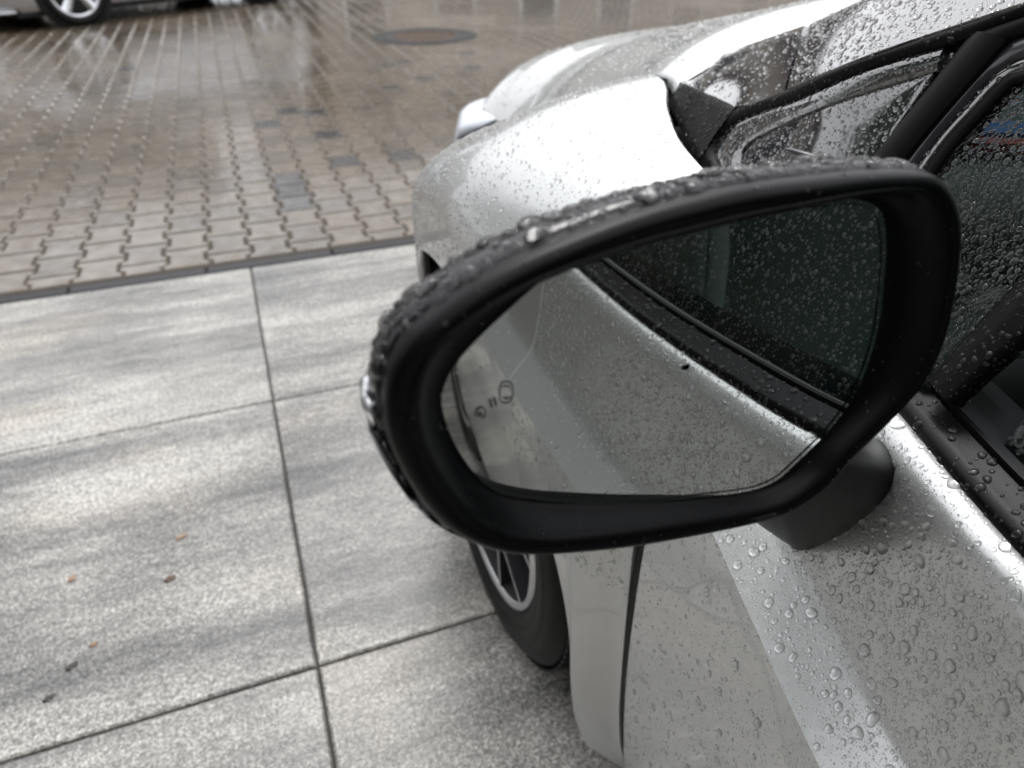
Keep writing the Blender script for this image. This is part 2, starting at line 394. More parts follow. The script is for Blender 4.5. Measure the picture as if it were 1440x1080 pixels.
    # orient by first face against normal
    me = bpy.data.meshes.new(name); me.vertices.add(len(VV)); me.vertices.foreach_set('co', VV.astype(np.float32).ravel())
    me.loops.add(TT.size); me.polygons.add(len(TT))
    # T1 x T2 handedness: T1 = T2 x N  ->  T1 x T2 = N*(...)
    s0 = np.dot(np.cross(T1[0], T2[0]), N_[0])
    if s0 < 0: TT = TT[:, ::-1]
    me.loops.foreach_set('vertex_index', TT.astype(np.int32).ravel())
    me.polygons.foreach_set('loop_start', (np.arange(len(TT))*3).astype(np.int32)); me.polygons.foreach_set('use_smooth', np.ones(len(TT), bool))
    me.update(calc_edges=True); me.materials.append(M[matk])
    o = bpy.data.objects.new(name, me); COL.objects.link(o); par(o, parent); o['kind'] = 'stuff'
    return o
SZ_DOOR = [(.80, .0004, .0010), (.165, .0010, .0020), (.035, .0019, .0048)]
SZ_GLASS = [(.72, .0004, .0009), (.23, .0009, .0016), (.05, .0016, .0027)]

# ================================================================== GROUND
SLAB_Y = [2.9345, 1.923, .958, -.04, -1.04, -2.04, -3.04]; SJX = -.0597
g = newobj('ground', *box((0, 40, -.075), (240, 240, .1)), M['ground'], kind='structure')
g['label'] = 'wet ground'
bed = newobj('pavement', *box((0, -2.06, -.03), (26, 9.97, .04)), M['dark_joint'], kind='structure')
rbed = newobj('road', *box((0, 14.06, -.0253), (60, 22.08, .044)), M['joint'], kind='structure')
def slab_mesh(wx, wy, t=.045, ch=.004):
    o = [(-wx/2, -wy/2), (wx/2, -wy/2), (wx/2, wy/2), (-wx/2, wy/2)]; i_ = [(-wx/2+ch, -wy/2+ch), (wx/2-ch, -wy/2+ch), (wx/2-ch, wy/2-ch), (-wx/2+ch, wy/2-ch)]
    V = [(x, y, -.02) for x, y in o]+[(x, y, -ch*.8) for x, y in o]+[(x, y, 0) for x, y in i_]
    F = [(8, 9, 10, 11)]+[(a, (a+1) % 4, 4+(a+1) % 4, 4+a) for a in range(4)]+[(4+a, 4+(a+1) % 4, 8+(a+1) % 4, 8+a) for a in range(4)]
    return V, F
for r in range(6):
    y0, y1 = SLAB_Y[r+1], SLAB_Y[r]; first = None
    for c in range(-6, 6):
        x0 = SJX+c*1.0; wx, wy = 1.0-.006, (y1-y0)-.006
        if first is None:
            o = newobj('slab', *slab_mesh(wx, wy), M['slab'], smooth=False); first = o
        else:
            o = first.copy(); COL.objects.link(o); o.name = 'slab'
        o.location = (x0+.5, (y0+y1)/2, random.uniform(-.0012, .0012)); par(o, bed)

def tone(me, col):
    a = me.color_attributes.new('tone', 'FLOAT_COLOR', 'POINT'); a.data.foreach_set('color', list(col)*len(me.vertices))
KY0, KY1 = 2.945, 3.018
xk = -6.3
kst = []
while xk < 7:
    L = .5; kst.append((xk, L)); xk += L+.006
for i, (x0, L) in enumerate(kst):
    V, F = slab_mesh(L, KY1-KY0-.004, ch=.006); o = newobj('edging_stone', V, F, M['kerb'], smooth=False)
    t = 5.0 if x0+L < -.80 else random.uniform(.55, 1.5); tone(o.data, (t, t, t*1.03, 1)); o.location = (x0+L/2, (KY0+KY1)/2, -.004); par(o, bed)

# interlocking pavers
PW, PL, CX0, CY0 = .1681, .2025, -.3868, 3.028
a_, b_ = PW/2+.0105-.0034, PW/2-.0105-.0034
half = PL/2-.0034
OUT = [(-a_, -half), (a_, -half), (a_, -half+.042), (b_, -half+.058), (b_, half-.058), (a_, half-.042), (a_, half), (-a_, half), (-a_, half-.042), (-b_, half-.058), (-b_, -half+.058), (-a_, -half+.042)]
def clipY(poly, y0):
    out = []
    for i in range(len(poly)):
        p, q = poly[i], poly[(i+1) % len(poly)]
        if p[1] >= y0: out.append(p)
        if (p[1] >= y0) != (q[1] >= y0): t = (y0-p[1])/(q[1]-p[1]); out.append((p[0]+t*(q[0]-p[0]), y0))
    return out
def paver_mesh(poly, ch=.008):
    n = len(poly); cx = sum(p[0] for p in poly)/n; cyy = sum(p[1] for p in poly)/n
    # inset by offsetting along vertex bisectors
    ins = []
    for i in range(n):
        p0, p1, p2 = np.array(poly[i-1]), np.array(poly[i]), np.array(poly[(i+1) % n])
        e1, e2 = nrm(p1-p0), nrm(p2-p1); n1 = np.array([-e1[1], e1[0]]); n2 = np.array([-e2[1], e2[0]]); m = n1+n2; m = m/max(.5, m@n1)
        ins.append(p1+m*ch)
    V = [(x, y, -.014) for x, y in poly]+[(x, y, -.0055) for x, y in poly]+[(x, y, 0) for x, y in ins]
    F = [tuple(range(2*n, 3*n))]+[(a, (a+1) % n, n+(a+1) % n, n+a) for a in range(n)]+[(n+a, n+(a+1) % n, 2*n+(a+1) % n, 2*n+a) for a in range(n)]
    return V, F
DARKPX = [(412, 247), (412, 264), (416, 283), (491, 232), (576, 222), (378, 178), (462, 184), (408, 156), (442, 157), (560, 125), (612, 112), (550, 90), (565, 86), (655, 94), (650, 75), (183, 94), (215, 55)]
dark_c = [atZ(x, y, 0) for x, y in DARKPX]
MH = np.array([2.10, 8.42]); MHR = .41
pav = []
for ci in range(-32, 62):
    cx = CX0+(ci+.5)*PW
    for ri in range(-1, 66):
        cyy = CY0+(ri+.5)*PL+(PL/2 if ci % 2 else 0)
        if cyy+half < CY0+.01: continue
        if cyy > 16.2: continue
        if abs(cx) > 2.8+cyy*(.42 if cx < 0 else .72): continue
        if (cx-MH[0])**2+(cyy-MH[1])**2 < (MHR+.03)**2: continue
        pav.append((cx, cyy))
pav = np.array(pav)
darkset = set()
for d in dark_c:
    k = np.argmin((pav[:, 0]-d[0])**2+(pav[:, 1]-d[1])**2); darkset.add(int(k))
pc = (np.c_[pav, np.zeros(len(pav))]-CAMP)@RB; PX = 720+FPX*pc[:, 0]/pc[:, 2]; PY = 540+FPX*pc[:, 1]/pc[:, 2]
vis = (pc[:, 2] > 0) & (PX > -15) & (PX < 660+40) & (PY > -8) & (PY < 450)
order = [int(i) for i in np.argsort(np.linalg.norm(np.c_[pav, np.full(len(pav), -CH)], axis=1)) if vis[i]][:296]
oset = set(order)
proto = {}
def pv_tone(i):
    if i in darkset: v = random.uniform(.20, .30); return (v*.95, v*1.08, v*1.38, 1)
    v = random.uniform(.82, 1.16); h = random.uniform(-.018, .018); return (v*(1+h), v, v*(1-h), 1)
tones = [pv_tone(i) for i in range(len(pav))]
full_mesh = {}
for i in order:
    cx, cyy = pav[i]; cl = CY0-cyy
    q = int(tones[i][0]*10)
    if cl > -half:
        V, F = paver_mesh(clipY(OUT, cl)); o = newobj('paver', V, F, M['paver'], smooth=False); tone(o.data, tones[i])
    else:
        key = ('d' if i in darkset else 'n', round(tones[i][0]*6), tones[i][0] > tones[i][2])
        if key not in full_mesh:
            o = newobj('paver', *paver_mesh(OUT), M['paver'], smooth=False); tone(o.data, tones[i]); full_mesh[key] = o.data
        else:
            o = bpy.data.objects.new('paver', full_mesh[key]); COL.objects.link(o)
    o.location = (cx+random.uniform(-.0008, .0008), cyy, random.uniform(-.0007, .0007)); o.rotation_euler = (random.gauss(0, .005), random.gauss(0, .005), random.gauss(0, .004)); par(o, rbed)
pvV, pvF = paver_mesh(OUT); pvV = np.array(pvV); AV = []; AF = []; AT = []; nb = 0
for i in range(len(pav)):
    if i in oset: continue
    cx, cyy = pav[i]; cl = CY0-cyy
    if cl > -half: v, f = paver_mesh(clipY(OUT, cl)); v = np.array(v)
    else: v, f = pvV.copy(), pvF
    tx, ty = random.gauss(0, .005), random.gauss(0, .005); v = v.copy(); v[:, 2] += random.uniform(-.0007, .0007)+v[:, 0]*tx+v[:, 1]*ty; v[:, 0] += cx; v[:, 1] += cyy
    AV.append(v); AF += [tuple(k+nb for k in q) for q in f]; nb += len(v); AT.append(np.tile(tones[i], (len(v), 1)))
o = newobj('far_pavers', np.concatenate(AV), AF, M['paver'], rbed, smooth=False, kind='stuff')
a = o.data.color_attributes.new('tone', 'FLOAT_COLOR', 'POINT'); a.data.foreach_set('color', np.concatenate(AT).ravel())

# manhole cover
def disc(c, r0, r1, z0, z1, n=48):
    P = np.zeros((n, 4, 3))
    for i in range(n):
        t = 2*math.pi*i/n
        for j, (r, z) in enumerate(((r1, z0), (r1, z1), (r0, z1), (r0, z0))): P[i, j] = (c[0]+r*math.cos(t), c[1]+r*math.sin(t), z)
    return grid(P, wrap_u=True)
mh = empty('manhole_cover', (MH[0], MH[1], 0), 'round rusty manhole cover set in the wet brown pavers', 'manhole cover')
newobj('surround', *disc(MH, MHR, MHR+.16, -.01, .0035), M['kerb'], mh, smooth=False)
newobj('frame', *disc(MH, MHR-.06, MHR+.01, -.01, .006), M['iron'], mh, smooth=False)
V, F = disc(MH, .001, MHR-.066, -.012, .001)
parts = [(V, F)]
for k in range(-4, 5):
    for j in range(-4, 5):
        if (k*.075)**2+(j*.075)**2 < (MHR-.1)**2: parts.append(box((MH[0]+k*.075, MH[1]+j*.075, .002), (.04, .04, .006), .785))
newobj('lid', *merge(parts), M['rust'], mh, smooth=False)

# husks and dead leaves on the slabs
def husk(px, py, ln, wd, m, label, rz):
    p = atZ(px, py, .0); P = np.zeros((9, 7, 3))
    for i in range(9):
        u = i/8*2-1; wloc = wd*math.sqrt(max(.02, 1-u*u))*(1+.25*math.sin(5*u+px))
        for j in range(7):
            v = j/6*2-1; x, y = u*ln, v*wloc; z = .003+.35*wd*(1-v*v)*(1-.5*u*u)+.002*math.sin(px+u*6+v*3)
            P[i, j] = (p[0]+x*math.cos(rz)-y*math.sin(rz), p[1]+x*math.sin(rz)+y*math.cos(rz), z)
    V, F = grid(P); n0 = len(V); V2 = V.copy(); V2[:, 2] -= .0025
    o = newobj('dead_leaf', np.concatenate([V, V2]), F+[tuple(k+n0 for k in f[::-1]) for f in F], m); o.location.z = 0
    tag(o, label, 'leaf')
husk(255, 756, .013, .006, M['leaf_pale'], 'pale orange curled leaf scrap, farthest bit on the near slab', .2)
husk(239, 815, .012, .008, M['leaf'], 'brown crumpled leaf bit below the orange scrap on the slab', .3)
husk(101, 815, .009, .008, M['leaf_pale'], 'small tan seed husk left of the brown crumpled bit', 1.0)
husk(132, 907, .008, .005, M['leaf_pale'], 'tiny pinkish husk above the two dark scraps on the slab', .4)
husk(101, 938, .012, .006, M['leaf_dark'], 'dark split husk, upper of the two dark scraps', .6)
husk(69, 983, .011, .006, M['leaf_dark'], 'dark husk nearest the bottom left of the slab', .5)

# ================================================================== BUILDINGS AROUND (seen in reflections)
def building(name, label, x0, x1, y0, y1, h, wallm, face='S', cols=4, rows=3, cat='building', frame=None):
    b = empty(name, ((x0+x1)/2, (y0+y1)/2, 0), label, cat)
    newobj('wall', *box(((x0+x1)/2, (y0+y1)/2, h/2-.05), (x1-x0, y1-y0, h)), wallm, b, smooth=False)
    newobj('roof', *box(((x0+x1)/2, (y0+y1)/2, h+.1), (x1-x0+.8, y1-y0+.8, .35)), M['roof_tile'], b, smooth=False)
    for r in range(rows):
        for c in range(cols):
            z = 1.6+r*2.9
            if z+1 > h: continue
            if face == 'S': cx, cyy, sx, sy = x0+(c+.5)*(x1-x0)/cols, y0-.02, 1.3, .1
            elif face == 'N': cx, cyy, sx, sy = x0+(c+.5)*(x1-x0)/cols, y1+.02, 1.3, .1
            elif face == 'E': cx, cyy, sx, sy = x1+.02, y0+(c+.5)*(y1-y0)/cols, .1, 1.3
            else: cx, cyy, sx, sy = x0-.02, y0+(c+.5)*(y1-y0)/cols, .1, 1.3
            f = newobj('window', *merge([box((cx+(k*(sx/2-.04) if sx > .2 else 0), cyy+(k*(sy/2-.04) if sy > .2 else 0), z), (.08 if sx > .2 else .12, .08 if sy > .2 else .12, 1.3)) for k in (-1, 1)]+[box((cx, cyy, z+k*.69), (sx, sy, .08)) for k in (-1, 1)]), frame or M['white'], b, smooth=False)
            newobj('pane', *box((cx, cyy, z), (sx-.16 if sx > .2 else .06, sy-.16 if sy > .2 else .06, 1.28)), M['win'], f, smooth=False)
    return b
building('house', 'brown rendered house across the road behind the dark car', -11.0, -1.15, 24, 32, 6.0, M['wall_brown'], cols=4, rows=2)
building('house', 'grey brown house across the road beyond the manhole', 1.1, 2.0, 24, 32, 5.8, M['wall_brown'], cols=1)
building('house', 'long brown house across the road beyond the bonnet', 2.9, 22, 24, 33, 6.0, M['wall_brown'], cols=7, rows=2)
building('apartment_building', 'low grey brown building across the pavement to the left', -26, -15, -3, 11, 4.6, M['wall_brown'], face='E', cols=6, rows=1)
building('side_blocker', 'unseen dark building added beside the pavement to darken the door reflections', -7, -1.9, -12, .2, 3.4, M['wall_dark'], face='E', cols=5, rows=1, frame=M['wall_dark'])  # added out of view so the door flank reflects something dark
building('rear_blocker', 'unseen dark building set close behind the white car to darken reflections', -1, 14, -18, -9, 8, M['wall_dark'], face='N', cols=6, frame=M['wall_dark'])  # out of view, sized and placed to darken the mirror bezel

def tree(name, label, x, y, h, r0):
    t_ = empty(name, (x, y, 0), label, 'tree')
    newobj('trunk', *tube([(x, y, -.1), (x+.05, y, h*.3), (x-.1, y+.1, h*.6), (x, y, h*.95)], [.24, .2, .13, .03], 10), M['bark'], t_)
    V = []; F = []
    for k in range(9000):
        u = random.random()**.7; zz = h*.14+u*h*.86; rr = r0*(1-u)**.75*(.35+.65*random.random()**.5)*(1+.25*math.sin(7*u+k)); a = random.uniform(0, 6.283)
        c = np.array([x+rr*math.cos(a), y+rr*math.sin(a), zz]); s1 = np.random.normal(size=3); s1 = nrm(s1)*.13; s2 = nrm(np.cross(s1, np.random.normal(size=3)))*.08; n0 = len(V)
        V += [c-s1, c+s2, c+s1, c-s2]; F.append((n0, n0+1, n0+2, n0+3))
    newobj('crown', V, F, M['foliage'], t_, smooth=False)
tree('blocker_fir', 'unseen fir tree added at the left to darken the quarter window reflection', -8.5, 8.0, 10.5, 3.4)  # added out of view, gives the quarter glass a dark reflection
# ------------------------------------------------------------------ car across the road
def far_car(px, py, ang, m, label):
    c0 = atZ(px, py, 0); ca, sa = math.cos(ang), math.sin(ang)
    root = empty('parked_car', (c0[0], c0[1], 0), label, 'car')
    def put(name, VF, mm, smooth=True, parent=None, sharp=None):
        V, F = VF; V = np.array(V, float); X = c0[0]+V[:, 0]*ca-V[:, 1]*sa; Y = c0[1]+V[:, 0]*sa+V[:, 1]*ca
        return newobj(name, np.stack([X, Y, V[:, 2]], 1), F, mm, parent or root, smooth=smooth, sharp=sharp)
    # local frame: x runs back from the nose (wheel at 0), y away from the camera, z up
    ST = [(-.90, .30, .62, .28, 1.5), (-.84, .22, .72, .14, 1.7), (-.6, .19, .86, .03, 1.78), (-.2, .19, .95, 0, 1.8), (.4, .2, 1.02, 0, 1.8), (1.2, .2, 1.03, 0, 1.8), (2.2, .2, 1.04, 0, 1.8), (3.0, .22, 1.02, .02, 1.78), (3.4, .26, .98, .1, 1.6), (3.46, .36, .8, .16, 1.5)]
    P = []
    for x, zb, zt, ins, wd in ST:
        y0, y1 = ins, 1.8-ins
        P.append([(x, y0+.04, zb), (x, y0, zb+.08), (x, y0-.005, .5), (x, y0+.01, zt-.16), (x, y0+.07, zt-.03), (x, y0+.2, zt), (x, .9, zt+.02), (x, y1-.2, zt), (x, y1-.07, zt-.03), (x, y1, zt-.16), (x, y1, .5), (x, y1, zb+.08), (x, y1-.04, zb), (x, .9, zb)])
    P = np.array(P); V, F = grid(P, wrap_v=True, flip=True); F = F+[tuple(range(14)), tuple(range(9*14, 10*14))[::-1]]
    put('body', (V, F), m, sharp=40)
    P = []
    for x, z, ins in ((.1, 1.03, .14), (.8, 1.42, .28), (1.5, 1.5, .30), (2.4, 1.45, .30), (3.1, 1.06, .16)): P.append([(x, ins-.06, 1.0), (x, ins, z), (x, 1.8-ins, z), (x, 1.86-ins, 1.0)])
    put('cabin', grid(np.array(P), flip=True), M['win'], sharp=30)
    put('roof', rbox((1.65, .9, 1.49), (1.7, 1.2, .08), .5), m)
    put('sill', box((1.3, .9, .19), (3.9, 1.66, .10)), M['liner'], smooth=False)
    put('bumper_grille', box((-.80, .9, .33), (.14, 1.2, .10)), M['liner'], smooth=False)
    for sx in (.30, 1.50): put('headlight', rbox((-.76, sx, .66), (.22, .34, .12), .6), M['chrome'])
    put('fog_lamp', rbox((-.80, .28, .36), (.16, .22, .12), .6), M['chrome'])
    put('bumper_lip', rbox((-.74, .9, .20), (.34, 1.7, .06), .5), M['car_silver'])
    for wx in (0, 2.62):
        for wy, sg in ((-.01, -1), (1.81, 1)):
            def rv_(prof, n=48):
                Q = np.zeros((n, len(prof), 3))
                for i in range(n):
                    t = 2*math.pi*i/n
                    for j, (d, r_) in enumerate(prof): Q[i, j] = (wx+r_*math.cos(t), wy-sg*d, .395+r_*math.sin(t))
                return grid(Q, wrap_u=True)
            put('wheel_arch', rv_([(.006, .002), (.006, .45), (.03, .46)]), M['liner'])
            t_ = put('tyre', rv_([(0, .305), (-.015, .33), (-.018, .36), (0, .392), (.06, .395), (.2, .39)]), M['tyre'])
            put('rim', rv_([(-.004, .308), (-.014, .285), (.02, .265), (.10, .26)]), M['rim_silver'], parent=t_)
            put('rim_back', rv_([(.09, .25), (.09, .01)]), M['liner'], parent=t_)
            for k in range(5):
                t = 2*math.pi*k/5+.35; Q = []
                for r_, hw in ((.02, .05), (.12, .04), (.285, .058)):
                    c = (wx+r_*math.cos(t), .395+r_*math.sin(t)); tx, tz = -math.sin(t)*hw, math.cos(t)*hw
                    Q.append([(c[0]-tx*1.2, wy-sg*.05, c[1]-tz*1.2), (c[0]-tx, wy+sg*.008, c[1]-tz), (c[0]+tx, wy+sg*.008, c[1]+tz), (c[0]+tx*1.2, wy-sg*.05, c[1]+tz*1.2)])
                put('spoke', grid(np.array(Q)), M['rim_silver'], parent=t_)
    return root
far_car(118, 36, R_(33), M['car_silver'], 'silver car with alloy wheels parked across the wet road, cut off by the picture edge')

# ================================================================== THE WHITE CAR
XC = 1.17
car = empty('parked_car', (XC, -.35, 0), 'silver white car beaded with rain, its driver side mirror in front of us', 'car')
def mirX(V): V = np.array(V, float).copy(); V[:, 0] = 2*XC-V[:, 0]; return V
def flipF(F): return [tuple(f[::-1]) for f in F]
def both(name, V, F, m, sharp=None, parent=None):
    a = newobj(name, V, F, m, parent or car, sharp=sharp)
    newobj(name, mirX(V), flipF(F), m, parent or car, sharp=sharp); return a

# --- door side feature lines: stations along Y, (X, Z) per line
YS = [-2.2, -1.2, -.6, -.25, 0.0, .178, .30, .40, .50]
LN = {  # rocker bottom, rocker crease, mid, crease, ledge, upper, belt outer
 0: ([.36, .33, .32, .32, .325, .33, .34, .352, .365], [.12]*9),
 1: ([.30, .27, .265, .265, .272, .290, .312, .326, .336], [.27]*9),
 2: ([.27, .248, .242, .244, .255, .280, .305, .318, .322], [.56]*9),
 3: ([.275, .245, .235, .240, .258, .283, .309, .328, .333], [.72, .735, .735, .74, .75, .762, .772, .782, .788]),
 4: ([.31, .285, .270, .272, .289, .314, .340, .357, .36], [.77, .78, .775, .778, .786, .798, .806, .814, .82]),
 5: ([.345, .325, .305, .300, .312, .344, .381, .412, .44], [.95, .935, .915, .912, .912, .915, .915, .916, .92]),
 6: ([.365, .340, .318, .312, .326, .363, .400, .432, .462], [.985, .965, .945, .942, .942, .943, .943, .944, .95]),
}
def side_lines(Y):
    """(7,2) X,Z at station Y"""
    return np.array([[pinterp(Y, YS, LN[k][0])[0], pinterp(Y, YS, LN[k][1])[0]] for k in range(7)])
def side_profile(Y):
    L = side_lines(Y); pts = []
    def seg(p, q, n, b): # bulge outward (towards -X) by b
        for t in np.linspace(0, 1, n, endpoint=False): pts.append(p+(q-p)*t-np.array([b*4*t*(1-t), 0]))
    seg(L[0], L[1], 5, .004); seg(L[1], L[2], 7, .004); seg(L[2], L[3], 7, .003)
    # ledge: crease then concave rise then soft roll
    a, b, c, d = L[3], L[4], L[5], L[6]
    for t in np.linspace(0, 1, 5, endpoint=False): pts.append(a+(b-a)*t)
    P = np.array([a, b, c, d]); tt = np.linspace(0, 1, 17, endpoint=False)
    bez = lambda p0, p1, p2, t: (1-t)**2*p0+2*t*(1-t)*p1+t*t*p2
    m = b+(b-a)*.35
    for t in np.linspace(0, 1, 14, endpoint=False): pts.append(bez(b, m+np.array([.004, .0]), c, t))
    for t in np.linspace(0, 1, 8): pts.append(bez(c, c+np.array([.002, .026]), d, t))
    pts.append(d+np.array([.010, -.002]))
    return np.array(pts)
NPRO = len(side_profile(0.0))
def door_skin(y0, y1, n, name, mt):
    Y = np.linspace(y0, y1, n); P = np.zeros((n, NPRO, 3))
    for i, y in enumerate(Y):
        q = side_profile(y); P[i, :, 0] = q[:, 0]; P[i, :, 1] = y; P[i, :, 2] = q[:, 1]
    # returns (edges folded inwards)
    E0 = P[:1].copy(); E0[..., 0] += .02; E1 = P[-1:].copy(); E1[..., 0] += .02
    for E_, yy, sg in ((E0, y0, 1), (E1, y1, -1)): pass
    r0 = P[:1].copy(); r0[..., 0] += .0015; r0[..., 1] -= .0015; r1 = P[-1:].copy(); r1[..., 0] += .0015; r1[..., 1] += .0015
    E0[..., 1] -= .002; E1[..., 1] += .002
    P = np.concatenate([E0, r0, P, r1, E1]); return P
def Xside(Y, Z):
    q = side_profile(Y); zz = np.maximum.accumulate(q[:-1, 1]); return float(np.interp(Z, zz, q[:-1, 0]))
sills = []
door_defs = [('front_door', -.56, .472, 60), ('rear_door', -1.42, -.568, 24)]
DG = {}
for nm, y0, y1, n in door_defs:
    P = door_skin(y0, y1, n, nm, 0); V, F = grid(P, flip=True); keepz = V[:, 2]
    # only the skin above the rocker joint for the doors
    o = both(nm, V, F, M['paint'], sharp=32); DG[nm] = (o, V, F)
bk = []
for y in (.455, .470, .486, .504, .530):
    q = side_profile(min(y, .5)); bk.append(np.c_[q[:, 0]+.0085, np.full(len(q), y), q[:, 1]-.002])
both('door_gap_shade', *grid(np.array(bk), flip=True), M['rubber'])  # black backing strip standing in for the shade inside the door gap
# --- rear quarter with wheel arch
def arch_cols(ya, r, Y0, Y1, n=40):
    ys = list(np.linspace(Y0, ya-r-.0005, 8))+list(ya-r*np.cos(np.linspace(0, math.pi, n)))+list(np.linspace(ya+r+.0005, Y1, 14))
    return ys
RWY = -1.69
P = []
ys = arch_cols(RWY, .385, -2.42, -1.428)
for y in ys:
    q = side_profile(max(y, -2.2)).copy(); q[:, 0] += max(0, -2.1-y)**2*1.6
    dy = abs(y-RWY)
    if dy <= .385:
        zb = .34+math.sqrt(max(0, .385**2-dy**2)); z = q[:, 1].copy(); k = z < zb; xb = np.interp(zb, np.maximum.accumulate(z), q[:, 0]); q[k, 0] = xb; q[k, 1] = zb
    P.append(np.c_[q[:, 0], np.full(len(q), y), q[:, 1]])
V, F = grid(np.array(P), flip=True); both('rear_fender', V, F, M['paint'], sharp=35)

# --- front fender
FWY = .98; ARR = .41; AZ = .375
YF = [.508, .58, .70, .82, .96, 1.10, 1.25, 1.36, 1.48, 1.60, 1.70, 1.78]
XFc = [.326, .281, .262, .252, .247, .247, .268, .296, .338, .395, .450, .505]   # X of the flare crease
YT = [.508, .60, .70, .80, .90, 1.13, 1.40, 1.71, 1.80, 1.88, 1.97]
XT = [.440, .446, .460, .496, .541, .560, .577, .590, .588, .586, .66]
ZT = [.990, 1.004, 1.018, 1.032, 1.048, .977, .882, .778, .780, .790, .795]
def fz1(y):
    d = abs(y-FWY); arc = AZ+math.sqrt(max(0, .50**2-d*d)) if d < .50 else 0
    base = np.interp(y, [.5, .65, .9, 1.25, 1.5, 1.8], [.775, .755, .72, .66, .70, .745]); k = 40.0
    return float(np.log(np.exp(k*arc)+np.exp(k*base))/k) if arc > 0 else float(base)
def fender_profile(y):
    xc = pinterp(y, YF, XFc)[0]; z1 = fz1(y); xt = pinterp(y, YT, XT)[0]; zt = pinterp(y, YT, ZT)[0]; pts = []
    zb = .12
    d = abs(y-FWY)
    if d < ARR: zb = AZ+math.sqrt(max(0, ARR**2-d*d))
    for t in np.linspace(0, 1, 13, endpoint=False):
        z = zb+(z1-zb)*t
        x = xc+np.interp(z, [.12, .17, .22, .27, .33, .44, .60], [.045, .030, .019, .013, .008, .004, 0])*(1 if y < .96 else .6)
        pts.append((x, z))
    # above the crease: a short bevel, then the crowned top running to the shut line
    p0 = np.array([xc, z1]); pe = np.array([xt, zt]); 
    hgt = zt-z1
    p1 = np.array([xc+.014, z1+hgt*.55]); p2 = np.array([xt-(xt-xc)*.58, zt-.016-.03*max(0, y-1.3)])
    for t in np.linspace(0, 1, 26): pts.append(tuple((1-t)**3*p0+3*t*(1-t)**2*p1+3*t*t*(1-t)*p2+t**3*pe))
    pts.append((xt+.004, zt-.004)); pts.append((xt+.006, zt-.03))
    return np.array(pts)
ysf = sorted(set([.498, .5005]+list(np.linspace(.507, FWY-ARR-.0005, 8))+list(FWY-ARR*np.cos(np.linspace(0, math.pi, 60)))+list(np.linspace(FWY+ARR+.0005, 1.775, 24))))
P = []
for y in ysf:
    q = fender_profile(max(y, .507)); x = q[:, 0].copy()
    if y < .505: x += .02 if y < .4995 else .0015
    P.append(np.c_[x, np.full(len(q), y), q[:, 1]])
P = np.array(P)
e1 = P[-1:].copy(); e1[..., 0] += .012; e1[..., 1] += .004; P = np.concatenate([P, e1])
FV, FF = grid(P, flip=True)
fender = both('front_fender', FV, FF, M['paint'], sharp=38)
# folded arch lip, liner and rocker trim
for ya, r, xo, AC in ((FWY, ARR, None, AZ), (RWY, .385, .262, .34)):
    P = np.zeros((41, 4, 3))
    for i, t in enumerate(np.linspace(math.pi, 0, 41)):
        y = ya+r*math.cos(t); z = AC+r*math.sin(t); x = xo if xo else (pinterp(y, YF, XFc)[0]+np.interp(z, [.12, .17, .22, .27, .33, .44, .60], [.045, .030, .019, .013, .008, .004, 0])*(1 if y < .96 else .6))
        P[i, 0] = (x+.0005, y, z); P[i, 1] = (x+.010, ya+(r-.004)*math.cos(t), AC+(r-.004)*math.sin(t)); P[i, 2] = (x+.024, ya+(r-.001)*math.cos(t), AC+(r-.001)*math.sin(t)); P[i, 3] = (x+.028, ya+(r+.01)*math.cos(t), AC+(r+.01)*math.sin(t))
    V, F = grid(P, flip=True); both('arch_lip', V, F, M['paint'])
    P = np.zeros((41, 5, 3))
    for i, t in enumerate(np.linspace(math.pi, 0, 41)):
        for j, (x, k) in enumerate(((.292, 1.0), (.30, 1.03), (.60, 1.03), (.62, .9), (.62, .1))):
            P[i, j] = (x, ya+r*k*math.cos(t), AC+r*k*math.sin(t))
    V, F = grid(P); both('wheel_arch_liner', V, F, M['liner'])
